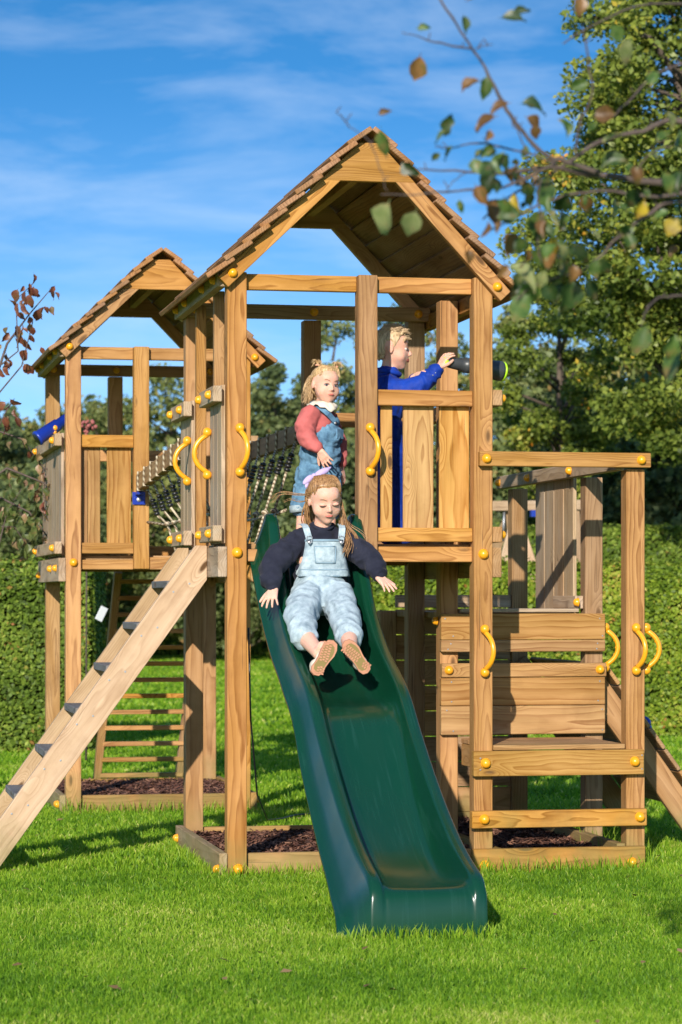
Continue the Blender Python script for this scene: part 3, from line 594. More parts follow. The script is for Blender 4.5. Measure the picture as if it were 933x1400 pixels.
#@@SANDBOX
# ------------------------------------------------------------------ bark mulch in the three sandboxes
MBARK = None
def bark_mat():
    m, t, b = new_mat('bark_mulch'); L = t.links.new
    a = nd(t, 'ShaderNodeAttribute'); a.attribute_name = 'tint'; rp = nd(t, 'ShaderNodeValToRGB'); L(a.outputs['Fac'], rp.inputs[0]); e = rp.color_ramp.elements
    e[0].color = (.035, .014, .009, 1); e[1].color = (.30, .15, .09, 1); x = e.new(.6); x.color = (.13, .05, .03, 1)
    L(rp.outputs[0], b.inputs['Base Color']); b.inputs['Roughness'].default_value = .85; return m
MBARK = bark_mat()
def mulch(name, x0, x1, y0, y1, z, label, n):
    V = []; F = []; T = []
    nx, ny = 14, 14
    base = [(x0 + (x1 - x0) * i / nx, y0 + (y1 - y0) * j / ny, z + .012 * noise.noise(Vector((i * .7, j * .7, x0)))) for j in range(ny + 1) for i in range(nx + 1)]
    bf = [(j * (nx + 1) + i, j * (nx + 1) + i + 1, (j + 1) * (nx + 1) + i + 1, (j + 1) * (nx + 1) + i) for j in range(ny) for i in range(nx)]
    V = np.array(base); F = np.array(bf); T = np.full(len(V), .15)
    c = np.stack([NR.uniform(x0, x1, n), NR.uniform(y0, y1, n), z + .006 + NR.uniform(0, .022, n)], 1)
    a = NR.uniform(0, 2 * PI, n); ti = NR.uniform(-.45, .45, n); L_ = NR.uniform(.010, .032, n); w2 = NR.uniform(.003, .008, n)
    d = np.stack([np.cos(a) * np.cos(ti), np.sin(a) * np.cos(ti), np.sin(ti)], 1); s = np.stack([-np.sin(a), np.cos(a), NR.uniform(-.6, .6, n)], 1)
    q = np.stack([c - d * L_[:, None] - s * w2[:, None], c + d * L_[:, None] - s * w2[:, None] * .5, c + d * L_[:, None] + s * w2[:, None] * .5, c - d * L_[:, None] + s * w2[:, None]], 1).reshape(-1, 3)
    V2 = np.concatenate([V, q]); F2 = np.concatenate([F, np.arange(4 * n).reshape(-1, 4) + len(V)]); T2 = np.concatenate([T, np.repeat(NR.uniform(0, 1, n), 4)])
    o = mobj(name, mesh_np(name, V2, F2, T2), MBARK); o['kind'] = 'stuff'; o['label'] = label; o['category'] = 'bark mulch'
    return o
mulch('bark_mulch', -.04, 1.12, .02, 1.30, .055, 'red brown bark mulch in the sandbox under the near tower', 9000)
mulch('bark_mulch', 1.10, 1.69, -.04, 1.92, .050, 'red brown bark mulch under the low platform', 8000)
mulch('bark_mulch', -.41, .60, 3.46, 4.74, .070, 'red brown bark mulch in the sandbox under the far tower', 6000)
#@@SCOPES
# toy telescopes
MGREY = plain('dark_grey_plastic', (.045, .05, .055), rough=.38); MLIME = plain('lime_plastic', (.42, .75, .02), rough=.35)
TM = thing('toy_telescope', 'grey and lime green toy telescope mounted on side rail of near tower', 'telescope', (1.13, .40, 2.1))
a0 = Vector((.952, .155, 2.240)); a1 = Vector((1.246, .232, 2.206)); ax = (a1 - a0).normalized(); Ls = (a1 - a0).length
MB().lathe(a0 + ax * .018, ax, [(0, .019), (.01, .024), (.06, .028), (.085, .029), (.088, .034), (.11, .034), (.118, .031), (.16, .035), (.20, .041), (.262, .045), (.275, .044)], 24).build('telescope_tube', MGREY, TM, True)
MB().lathe(a0, ax, [(0, .015), (.002, .020), (.012, .021), (.016, .017), (.022, .017), (.026, .021), (.034, .020), (.038, .016)], 20).build('eyepiece', MLIME, TM, True)
MB().lathe(a0 + ax * (Ls - .012), ax, [(0, .040), (.002, .044), (.010, .043), (.013, .036)], 24).build('objective_ring', MLIME, TM, True)
MB().lathe((1.150, .205, 2.100), (-.25, 0, 1), [(0, .028), (.012, .028), (.02, .012), (.10, .011), (.105, .02), (.12, .018)], 14).build('mount', MGREY, TM, True)
TT = thing('toy_telescope', 'dark blue toy telescope tilted down on left rail of far tower', 'telescope', (-.46, 3.7, 2.1))
b0 = Vector((-.565, 3.60, 2.082)); b1 = Vector((-.33, 3.66, 2.245)); ax = (b1 - b0).normalized()
MB().lathe(b0, ax, [(0, .040), (.004, .044), (.014, .044), (.018, .040), (.15, .036), (.152, .030), (.22, .030), (.222, .026), (.285, .026), (.29, .030), (.30, .030)], 24).build('telescope_tube', MBLU, TT, True)
MB().lathe(b0 - ax * .001, ax, [(0, .034), (.001, .034)], 20).build('lens', MBLK, TT, True)
MB().box(-.475, -.455, 3.62, 3.66, 2.10, 2.14).ball((-.465, 3.60, 2.145), .018, 10, 8).ball((-.465, 3.60, 2.12), .012, 8, 6).build('mount', MYEL, TT, True)
# ------------------------------------------------------------------ people
def cloth_mat(name, col, rough=.85, wear=None, wscale=9, weave=600, var=.14, sheen=.04):
    m, t, b = new_mat(name); L = t.links.new; tcn = nd(t, 'ShaderNodeTexCoord')
    n = nd(t, 'ShaderNodeTexNoise'); n.inputs['Scale'].default_value = wscale; n.inputs['Detail'].default_value = 7; n.inputs['Roughness'].default_value = .65; L(tcn.outputs['Object'], n.inputs['Vector'])
    rp = nd(t, 'ShaderNodeValToRGB'); L(n.outputs[0], rp.inputs[0]); e = rp.color_ramp.elements; e[0].position = .32; e[1].position = .70
    e[0].color = (*[c * (1 - var * 1.6) for c in col], 1); e[1].color = (*(wear or [c * (1 + var) for c in col]), 1); L(rp.outputs[0], b.inputs['Base Color'])
    b.inputs['Roughness'].default_value = rough; b.inputs['Specular IOR Level'].default_value = .15; b.inputs['Sheen Weight'].default_value = sheen
    n2 = nd(t, 'ShaderNodeTexNoise'); n2.inputs['Scale'].default_value = 34; n2.inputs['Detail'].default_value = 3; L(tcn.outputs['Object'], n2.inputs['Vector'])
    n3 = nd(t, 'ShaderNodeTexNoise'); n3.inputs['Scale'].default_value = weave; L(tcn.outputs['Object'], n3.inputs['Vector'])
    ad = nd(t, 'ShaderNodeMath', operation='MULTIPLY_ADD'); L(n3.outputs[0], ad.inputs[0]); ad.inputs[1].default_value = .15; L(n2.outputs[0], ad.inputs[2])
    bp = nd(t, 'ShaderNodeBump'); bp.inputs['Strength'].default_value = .5; bp.inputs['Distance'].default_value = .006; L(ad.outputs[0], bp.inputs['Height']); L(bp.outputs[0], b.inputs['Normal']); return m
def skin_mat(name, col):
    return plain(name, col, rough=.55, spec=.3, var=.07, vscale=14, sss=.5)
MSKIN = skin_mat('fair_skin', (.70, .40, .30)); MSKIN2 = skin_mat('fair_skin_boy', (.68, .38, .28))
MLIP = plain('lips', (.58, .16, .13), rough=.4); MEYE = plain('eye_white', (.56, .50, .47), rough=.5, spec=.2); MIRIS = plain('iris', (.06, .07, .10), rough=.15); MLASH = plain('lashes', (.07, .035, .02), rough=.7)
MBROW = plain('brow_hair', (.30, .165, .09), rough=.8); MNAVY = cloth_mat('navy_sweatshirt', (.014, .016, .030), wear=(.026, .028, .046)); MDEN = cloth_mat('pale_washed_denim', (.30, .40, .47), wear=(.50, .60, .65), wscale=26, var=.2)
MDEN2 = cloth_mat('mid_blue_denim', (.07, .17, .30), wear=(.17, .33, .48), wscale=22, var=.2); MDSEAM = cloth_mat('denim_seam', (.22, .32, .40)); MD2SEAM = cloth_mat('denim_seam_blue', (.04, .09, .17)); MPINK = cloth_mat('coral_pink_knit', (.50, .125, .12), wear=(.58, .16, .155)); MCREAM = cloth_mat('cream_cotton', (.72, .66, .55)); MROYAL = cloth_mat('royal_blue_jacket', (.004, .028, .25), wear=(.008, .05, .38), rough=.6); MNAVY2 = cloth_mat('blue_trousers', (.004, .025, .22), wear=(.006, .035, .30), rough=.5)
MSOLE = plain('gum_sole', (.46, .21, .12), rough=.7, var=.12, vscale=40); MSOLED = plain('gum_sole_groove', (.22, .16, .05), rough=.8); MSHOE = plain('pale_shoe', (.70, .62, .50), rough=.7); MLILAC = cloth_mat('lilac_bow', (.50, .38, .68), wear=(.58, .46, .75))
def hair_mat(name, a, b_):
    m, t, b = new_mat(name); L = t.links.new; tcn = nd(t, 'ShaderNodeTexCoord'); mp_ = nd(t, 'ShaderNodeMapping'); mp_.inputs['Scale'].default_value = (160, 160, 22); L(tcn.outputs['Object'], mp_.inputs[0])
    n = nd(t, 'ShaderNodeTexNoise'); n.inputs['Scale'].default_value = 1; n.inputs['Detail'].default_value = 4; L(mp_.outputs[0], n.inputs['Vector']); rp = nd(t, 'ShaderNodeValToRGB'); L(n.outputs[0], rp.inputs[0]); e = rp.color_ramp.elements
    e[0].position = .35; e[0].color = (*a, 1); e[1].position = .65; e[1].color = (*b_, 1); L(rp.outputs[0], b.inputs['Base Color']); b.inputs['Roughness'].default_value = .42; b.inputs['Specular IOR Level'].default_value = .5
    bp = nd(t, 'ShaderNodeBump'); bp.inputs['Strength'].default_value = .7; bp.inputs['Distance'].default_value = .003; L(n.outputs[0], bp.inputs['Height']); L(bp.outputs[0], b.inputs['Normal']); return m
MH_G = hair_mat('light_brown_hair', (.16, .075, .028), (.46, .255, .11)); MH_T = hair_mat('blond_hair', (.30, .18, .08), (.74, .52, .28)); MH_B = hair_mat('short_blond_hair', (.34, .22, .12), (.68, .50, .30))

def crease(amp, seed):
    def fn(p):
        w_ = noise.noise(Vector((p.x * 6 + seed, p.y * 6, p.z * 6))); a = p.z * 34 + p.y * 12 + abs(p.x - .32) * 16 + w_ * 5.5
        r_ = 1 - abs(math.sin(a)) * 1.5; m_ = .35 + .65 * max(0, noise.noise(Vector((p.x * 9, p.y * 9 + seed, p.z * 9))) + .45)
        return amp * (.55 * r_ * m_ + .5 * noise.noise(Vector((p.x * 20, p.y * 20, p.z * 26 + seed))))
    return fn
class Org:
    """limbs and masses grown together into one continuous surface"""
    def __init__(s): s.m = MB()
    def b(s, c, r, sc=(1, 1, 1), rot=None):
        if rot is None: s.m.ball(c, r, 16, 10, sc)
        else:
            t = MB().ball((0, 0, 0), r, 16, 10, sc); s.m.add(([rot @ v + Vector(c) for v in t.V], t.F))
        return s
    def seg(s, p0, p1, r0, r1, k=1.0):
        p0, p1 = Vector(p0), Vector(p1); L_ = (p1 - p0).length; n = max(2, int(L_ / (min(r0, r1) * .35)) + 1)
        for i in range(n + 1): t = i / n; s.m.ball(p0.lerp(p1, t), r0 + (r1 - r0) * t, 12, 8)
        return s
    def chain(s, pts, rs):
        for i in range(len(pts) - 1): s.seg(pts[i], pts[i + 1], rs[i], rs[i + 1])
        return s
    def build(s, name, mat, parent, vox=.006, smooth=6, fold=None, M=None, relax=None):
        V = s.m.V if M is None else [M @ v for v in s.m.V]
        me = mesh_pf(name, V, s.m.F); o = bpy.data.objects.new('tmp', me); C.objects.link(o)
        r = o.modifiers.new('r', 'REMESH'); r.mode = 'VOXEL'; r.voxel_size = vox; r.adaptivity = 0
        q = o.modifiers.new('s', 'SMOOTH'); q.iterations = smooth; q.factor = .5
        dg = bpy.context.evaluated_depsgraph_get(); m2 = bpy.data.meshes.new_from_object(o.evaluated_get(dg)); bpy.data.objects.remove(o); bpy.data.meshes.remove(me)
        if relax is not None:
            n_ = len(m2.vertices); co = np.empty(3 * n_, np.float32); m2.vertices.foreach_get('co', co); co = co.reshape(-1, 3); ed = np.empty(2 * len(m2.edges), np.int32); m2.edges.foreach_get('vertices', ed); ed = ed.reshape(-1, 2)
            hc, hr, keep_, it = relax; wgt = np.clip((hr - np.linalg.norm(co - np.array(hc), axis=1)) / .02, 0, 1)
            for kc2, kr in keep_: wgt = wgt * np.clip((np.linalg.norm(co - np.array(kc2), axis=1) - kr) / .012, 0.04, 1)
            deg = np.bincount(ed.ravel(), minlength=n_)[:, None]
            for _ in range(it):
                sm = np.zeros_like(co); np.add.at(sm, ed[:, 0], co[ed[:, 1]]); np.add.at(sm, ed[:, 1], co[ed[:, 0]]); co = co + (sm / np.maximum(deg, 1) - co) * (wgt * .6)[:, None]
            m2.vertices.foreach_set('co', co.astype(np.float32).ravel()); m2.update()
        if fold is not None:
            n_ = len(m2.vertices); co = [0] * (3 * n_); m2.vertices.foreach_get('co', co); nn = [v.normal.copy() for v in m2.vertices]
            for i, v in enumerate(m2.vertices):
                d = fold(v.co); v.co = v.co + nn[i] * d
            m2.update()
        m2.name = name; m2.materials.clear(); m2.materials.append(mat); m2.shade_smooth(); return mobj(name, m2, None, parent, Matrix())
def fold_fn(amp, f=(14, 14, 30), seed=0, sharp=True):
    def fn(p):
        q = Vector((p.x * f[0] + seed, p.y * f[1], p.z * f[2])); w_ = noise.noise(q * .5) * 1.2; a = noise.noise(q + Vector((w_, w_, w_)))
        if sharp: a = (1 - abs(a) * 2.2)
        return amp * (a + .5 * noise.noise(q * 2.3))
    return fn
def face_frame(c, fwd, up=(0, 0, 1), roll=0.0):
    f = Vector(fwd).normalized(); u = Vector(up); x = f.cross(u).normalized(); z = x.cross(f).normalized()
    # local axes: +X subject's left seen from the front is image right, -Y forward
    M = Matrix((-x, -f, z)).transposed().to_4x4(); M = M @ Matrix.Rotation(roll, 4, 'Y'); M.translation = Vector(c); return M
def head_org(o, M, h, ears=True, nose=1.0, chub=1.0):
    def P(x, y, z): return M @ (Vector((x, y, z)) * h)
    R3 = M.to_3x3()
    o.b(P(0, .07, .13), h, (.355, .43, .37), R3); o.b(P(0, -.05, -.09), h, (.305, .335, .365), R3); o.b(P(0, -.205, -.365), h * .125)
    for s in (-1, 1):
        o.b(P(s * .135, -.160, -.165), h * .175 * chub); o.b(P(s * .06, -.16, -.29), h * .15 * chub)
        if ears: o.b(P(s * .345, .05, -.03), h, (.035, .08, .115), R3)
        o.b(P(s * .032, -.395, -.135), h * .030)
    o.b(P(0, -.22, .16), h, (.26, .16, .2), R3)
    o.seg(P(0, -.36, .03), P(0, -.425, -.11), h * .030, h * .042 * nose); o.b(P(0, -.335, -.235), h, (.11, .05, .07), R3)
def face_parts(T, M, h, skin, look='open', gaze=(0, 0), mouth='shut', lipcol=None):
    def P(x, y, z): return M @ (Vector((x, y, z)) * h)
    R3 = M.to_3x3()
    for s in (-1, 1):
        e = MB(); ec = P(s * .135, -.315, .005)
        if look == 'open':
            MB_ = MB().ball((0, 0, 0), h * .062, 14, 10, (1.25, .72, .62)); e.add(([R3 @ v + P(s * .130, -.310, -.004) for v in MB_.V], MB_.F)); e.build('eye', MEYE, T, True)
            ir = MB().ball((0, 0, 0), h * .034, 12, 8, (1, .35, 1)); MB().add(([R3 @ v + P(s * .130 + gaze[0], -.347, -.004 + gaze[1]) for v in ir.V], ir.F)).build('iris', MIRIS, T, True)
            li = [P(s * .130 + dx, -.342 - .022 * (1 - (dx / .09) ** 2), .024 - 2.6 * dx * dx) for dx in (-.085, -.05, -.02, .02, .05, .085)]
            MB().tube(li, [h * .006, h * .012, h * .013, h * .013, h * .012, h * .006], 6).build('eyelid', MLASH, T, True)
        else:
            ld = MB().ball((0, 0, 0), h * .068, 14, 10, (1.25, .62, .62)); MB().add(([R3 @ v + P(s * .135, -.318, -.002) for v in ld.V], ld.F)).build('eyelid', skin, T, True)
            li = [P(s * .135 + dx, -.357 - .012 * (1 - (dx / .09) ** 2), -.026 + 3.0 * dx * dx) for dx in (-.085, -.05, -.02, .02, .05, .085)]
            MB().tube(li, [h * .005, h * .011, h * .013, h * .013, h * .011, h * .005], 6).build('lashes', MLASH, T, True)
        br = [P(s * (.06 + .15 * t), -.372 + .05 * t * t, .098 + .035 * math.sin(t * 2.4)) for t in (0, .25, .5, .75, 1)]
        MB().tube(br, [h * .004, h * .007, h * .008, h * .006, h * .003], 6).build('eyebrow', MBROW, T, True)
    ms = MB()
    if mouth == 'open':
        dk = MB().ball((0, 0, 0), h * .05, 12, 8, (1.1, .5, 1.0)); MB().add(([R3 @ v + P(0, -.378, -.26) for v in dk.V], dk.F)).build('mouth', plain('mouth_inside', (.12, .02, .02), rough=.5), T, True)
    for zz, rr, yy in ((-.238, .013, -.378), (-.258, .017, -.377)):
        pts = [P(x, yy + 1.0 * x * x, zz + (-.6 if zz > -.25 else .9) * x * x * (1 if mouth != 'pout' else 1.5) - (0.012 if (mouth == 'open' and zz < -.25) else 0)) for x in (-.082, -.050, -.018, 0, .018, .050, .082)]
        ms.tube(pts, [h * rr * k for k in (.25, .75, 1, .9, 1, .75, .25)], 8)
    ms.build('lips', lipcol or MLIP, T, True)
def hand_org(o, wrist, tip, side, palm_n, s=1.0, curl=(.3, .3, .3, .35), spread=1.0, thumb=1.0):
    """wrist->tip direction, palm_n: direction the palm faces; side=+1/-1 picks the thumb side"""
    w_ = Vector(wrist); d = (Vector(tip) - w_).normalized(); n = Vector(palm_n); n = (n - d * n.dot(d)).normalized(); y = n.cross(d) * side
    def P(a, b, c): return w_ + (d * a + y * b + n * c) * s
    o.seg(P(-.03, 0, 0), P(.004, 0, 0), .0165 * s, .0155 * s)
    for b0, b1 in ((-.014, -.019), (-.005, -.0065), (.005, .0065), (.013, .018)): o.seg(P(.004, b0 * .8, 0), P(.042, b1, .001), .0115 * s, .0092 * s)
    L_ = (.036, .044, .047, .040)     # little, ring, middle, index
    for i, (b, l) in enumerate(zip((-.0215, -.0075, .0070, .0210), L_)):
        a = (-.30, -.08, .10, .32)[i] * spread; cu = curl[i]; p = P(.044, b, .001); dr = (d * math.cos(a) + y * math.sin(a)).normalized(); r_ = .0062 * s if i else .0054 * s
        cur = 0; pts = [p]
        for k in range(3):
            cur += cu * (.5, .8, .9)[k]; q = dr * math.cos(cur) + n * math.sin(cur); p = p + q * (l * (.42, .32, .26)[k]) * s; pts.append(p)
        o.chain(pts, [r_ * 1.05, r_, r_ * .92, r_ * .78])
    o.chain([P(.008, .016, .004), P(.024, .034 * thumb, .010), P(.040, .045 * thumb, .014), P(.052, .050 * thumb, .015)], [.0095 * s, .0085 * s, .0072 * s, .0058 * s])
def interp(tb, a):
    for (a0, v0), (a1, v1) in zip(tb, tb[1:]):
        if a <= a1: return v0 + (v1 - v0) * (a - a0) / (a1 - a0)
    return tb[-1][1]
def strand_cap(T, M, h, mat, line, g0=1.06, low=1.03, name='hair', groove=.005):
    """hair shell round the skull; line: (azimuth from the face, lowest elevation) pairs, the shell dives into the skin along it"""
    V = []; F = []; nu, nv = 96, 48; idx = {}; kv = {}
    for j in range(nv + 1):
        el = PI / 2 - j / nv * (PI * .86); eld = math.degrees(el)
        for i in range(nu):
            az = 2 * PI * i / nu; a = math.degrees(az); a = a - 360 if a > 180 else a
            k = eld - interp(line, abs(a)) + 1.2 * math.sin(a * .9 + 1) ; kv[(i, j)] = k
            t = min(1, max(0, (k + 4) / 11)); t = t * t * (3 - 2 * t)
            gr = g0 + (low - g0) * min(1, max(0, (.75 - el) / 1.2)); x = math.cos(el) * math.sin(az); y = -math.cos(el) * math.cos(az); z = math.sin(el)
            g = (gr + groove * math.sin(az * 31 + 3 * math.sin(el * 5)) + .008 * noise.noise(Vector((x * 4, y * 4, z * 4 + h)))) * (.84 + .16 * t)
            V.append(M @ (Vector((x * .355 * g, .07 + y * .43 * g, .13 + z * .37 * g - max(0, -z) * .25)) * h)); idx[(i, j)] = len(V) - 1
    for j in range(nv):
        for i in range(nu):
            if kv[(i, j)] > -9: F.append((idx[(i, j)], idx[((i + 1) % nu, j)], idx[((i + 1) % nu, j + 1)], idx[(i, j + 1)]))
    me = mesh_pf(name, V, F); me.shade_smooth(); o = mobj(name, me, mat, T, Matrix()); sd = o.modifiers.new('thick', 'SOLIDIFY'); sd.thickness = h * .012; sd.offset = -1; return o
def locks(T, mat, specs, name='hair_lock'):
    m = MB()
    for pts, r0, r1, n, jit in specs:
        pts = [Vector(p) for p in pts]
        for _ in range(n):
            off = Vector((R.gauss(0, jit), R.gauss(0, jit), R.gauss(0, jit))); wv_ = R.uniform(-1, 1); Q = []
            k = len(pts)
            for i in range(k - 1):
                a, b, c, d = pts[max(i - 1, 0)], pts[i], pts[i + 1], pts[min(i + 2, k - 1)]
                for q in range(4):
                    t = q / 4; v = .5 * ((2 * b) + (c - a) * t + (2 * a - 5 * b + 4 * c - d) * t * t + (3 * b - a - 3 * c + d) * t ** 3); f = (i + t) / (k - 1); Q.append(v + off * (.3 + f) + Vector((math.sin(f * 7 + wv_ * 3), math.cos(f * 6 + wv_ * 3), 0)) * jit * .35)
            Q.append(pts[-1] + off * 1.3); kk = len(Q); m.tube(Q, [r0 + (r1 - r0) * i / (kk - 1) for i in range(kk)], 5)
    return m.build(name, mat, T, True)
def strip(name, T, mat, pts, nrm_l, wd, th=.004):
    """flat strap following pts; nrm_l outward normals"""
    V = []; F = []
    for i, p in enumerate(pts):
        p = Vector(p); t = (Vector(pts[min(i + 1, len(pts) - 1)]) - Vector(pts[max(i - 1, 0)])).normalized(); n = Vector(nrm_l[i]).normalized(); s = t.cross(n).normalized()
        for a, b in ((-1, 0), (1, 0), (1, 1), (-1, 1)): V.append(p + s * a * wd / 2 + n * b * th)
    for i in range(len(pts) - 1):
        for k in range(4): F.append((i * 4 + k, i * 4 + (k + 1) % 4, (i + 1) * 4 + (k + 1) % 4, (i + 1) * 4 + k))
    F.append((0, 1, 2, 3)); k = (len(pts) - 1) * 4; F.append((k, k + 3, k + 2, k + 1)); m = MB(); m.add((V, F)); return m.build(name, mat, T)

# ---- girl on the slide
PG = thing('person', 'girl in navy sweatshirt and pale denim dungarees sliding down the green slide', 'person', (.32, -.28, 1.12))
HG = .193; MG = face_frame((.336, -.285, 1.608), (.10, -1, -.36), roll=rad(-4))
o = Org(); head_org(o, MG, HG, nose=.95, chub=1.04)
o.seg((.330, -.235, 1.46), (.334, -.262, 1.545), .040, .036); o.b((.33, -.22, 1.37), .09, (1.2, .75, 1.1)); o.b((.32, -.25, 1.22), .09, (1.1, .9, .9)); o.seg((.33, -.22, 1.37), (.32, -.25, 1.22), .07, .07)
o.seg((.33, -.22, 1.43), (.215, -.23, 1.43), .035, .035); o.seg((.33, -.22, 1.43), (.445, -.23, 1.43), .035, .035)
o.chain([(.215, -.23, 1.43), (.108, -.30, 1.33), (.096, -.392, 1.236)], [.032, .027, .018]); o.chain([(.445, -.23, 1.43), (.520, -.30, 1.355), (.545, -.385, 1.288)], [.032, .027, .018])
hand_org(o, (.096, -.398, 1.232), (.070, -.445, 1.170), 1, (.35, .55, -.3), 1.02, (.22, .2, .2, .25), 1.25)
hand_org(o, (.546, -.390, 1.284), (.592, -.445, 1.232), -1, (-.2, .6, -.8), 1.02, (.25, .22, .2, .2), 1.0)
for sx, (hx, kx, cx_, ax_) in ((-1, (.265, .185, .178, .205)), (1, (.375, .372, .362, .338))):
    o.chain([(hx, -.29, 1.205), (kx, -.52, 1.120), (cx_, -.66, 1.045), (ax_, -.835, .975)], [.062, .044, .040, .026])
    o.seg((ax_, -.83, .975), (ax_ + (.012 if sx < 0 else -.012), -.85, 1.0), .026, .024)
o.build('body', MSKIN, PG, .0030, 6, relax=(MG @ Vector((0, 0, 0)), HG * .56, [(MG @ (Vector((0, -.42, -.11)) * HG), HG * .07), (MG @ (Vector((.36, .05, -.03)) * HG), HG * .11), (MG @ (Vector((-.36, .05, -.03)) * HG), HG * .11)], 38))
face_parts(PG, MG, HG, MSKIN, look='down')
o = Org()
o.b((.33, -.215, 1.40), .1, (1.18, .80, .78)); o.b((.332, -.245, 1.462), .05, (1.1, .9, .8)); o.b((.327, -.235, 1.29), .1, (1.12, .85, 1.0)); o.b((.325, -.25, 1.22), .09)
o.seg((.26, -.22, 1.452), (.40, -.22, 1.452), .042, .042); o.seg((.30, -.235, 1.482), (.362, -.235, 1.482), .030, .030)
o.chain([(.235, -.225, 1.432), (.150, -.265, 1.375), (.104, -.305, 1.318), (.094, -.350, 1.272), (.095, -.378, 1.250)], [.052, .052, .049, .042, .033])
o.chain([(.425, -.225, 1.432), (.490, -.262, 1.388), (.528, -.300, 1.352), (.545, -.345, 1.315), (.547, -.372, 1.298)], [.052, .050, .047, .040, .032])
o.build('sweatshirt', MNAVY, PG, .0055, 5, fold_fn(.0085, (13, 13, 17), 3))
for p, q in (((.095, -.372, 1.256), (.0955, -.392, 1.238)), ((.5465, -.368, 1.302), (.5465, -.386, 1.287))):
    Org().seg(p, q, .0275, .0255).build('cuff', MNAVY, PG, .004, 3)
MB().tube([Vector((.332, -.235, 1.500)) + Vector((math.cos(a) * .047, math.sin(a) * .045, .006 * math.cos(a * 2) - .010 * (math.sin(a) < 0) * abs(math.sin(a)))) for a in [i * 2 * PI / 20 for i in range(20)]], .0085, 8, True).build('collar', MNAVY, PG, True)
o = Org()
o.b((.327, -.243, 1.310), .1, (1.13, .90, .50)); o.b((.32, -.262, 1.235), .1, (1.15, 1.0, .85)); o.b((.32, -.27, 1.20), .1, (1.15, 1.0, .8))
for sx, (hx, kx, cx_) in ((-1, (.262, .188, .176)), (1, (.378, .374, .364))):
    o.chain([(hx, -.30, 1.200), ((hx + kx) / 2, -.41, 1.165), (kx, -.52, 1.122), (cx_, -.62, 1.070), (cx_, -.672, 1.040)], [.076, .073, .068, .060, .057])
dn = o.build('dungarees', MDEN, PG, .0055, 4, crease(.012, 9))
def chest_y(x, z): 
    e = max(0, 1 - ((x - .329) / .128) ** 2); return -.222 - .088 * math.sqrt(e) - (1.41 - z) * .10 - .010
def bib(name, T, mat, x0t, x1t, x0b, x1b, zt, zb, fy, lift=0.0, th=.005, nx=10, nz=9, amp=.003):
    V = []; F = []
    for j in range(nz + 1):
        t = j / nz; z = zt + (zb - zt) * t; tt = t ** 1.6; xa = x0t + (x0b - x0t) * tt; xb = x1t + (x1b - x1t) * tt
        for i in range(nx + 1):
            x = xa + (xb - xa) * i / nx; y = fy(x, z) - lift + amp * noise.noise(Vector((x * 30, z * 30, 5))); V.append((x, y, z))
    for j in range(nz):
        for i in range(nx): a = j * (nx + 1) + i; F.append((a, a + 1, a + nx + 2, a + nx + 1))
    me = mesh_pf(name, V, F); me.shade_smooth(); ob = mobj(name, me, mat, T, Matrix()); sd = ob.modifiers.new('th', 'SOLIDIFY'); sd.thickness = th; sd.offset = 0; return ob
bib('bib', PG, MDEN, .250, .410, .216, .442, 1.440, 1.292, chest_y)
bib('bib_hem', PG, MDSEAM, .248, .412, .246, .414, 1.442, 1.433, chest_y, .0035)
bib('waistband', PG, MDEN, .222, .436, .216, .442, 1.312, 1.286, chest_y, .004)
bib('pocket', PG, MDEN, .284, .374, .288, .370, 1.412, 1.342, chest_y, .0045)
for (a, b_, c_, d_, zt, zb) in ((.283, .375, .283, .375, 1.414, 1.409), (.281, .285, .286, .290, 1.413, 1.341), (.373, .377, .368, .372, 1.413, 1.341), (.288, .370, .290, .368, 1.344, 1.340), (.225, .433, .224, .434, 1.316, 1.311), (.222, .436, .222, .436, 1.290, 1.285)):
    bib('stitching', PG, MDSEAM, a, b_, c_, d_, zt, zb, chest_y, .0075, .002, 4, 5)
for xb, xt in ((.262, .246), (.398, .412)):
    pts = []; nn = []
    for k in range(9):
        t = k / 8; x = xb + (xt - xb) * t
        if t < .7: z = 1.440 + .062 * (t / .7) * .86; y = -.318 + .024 * (t / .7) ** 1.4; nn.append((0, -1, .2 + t * .5))
        else: u = (t - .7) / .3; z = 1.494 + .012 * math.sin(u * PI * .6); y = -.292 + .075 * u; nn.append((0, -1 + u, .6 + u))
        pts.append((x, y, z))
    strip('strap', PG, MDEN, pts, nn, .027, .005); 
    MB().lathe((xb, -.326, 1.429), (0, -1, .1), [(0, .008), (.003, .008), (.005, .005)], 12).build('button', MSTEEL, PG, True)
    MB().tube([(xb - .012, -.326, 1.452), (xb - .009, -.330, 1.430), (xb, -.332, 1.420), (xb + .009, -.330, 1.430), (xb + .012, -.326, 1.452), (xb, -.327, 1.456)], .0016, 5, True).build('buckle', MSTEEL, PG, True)
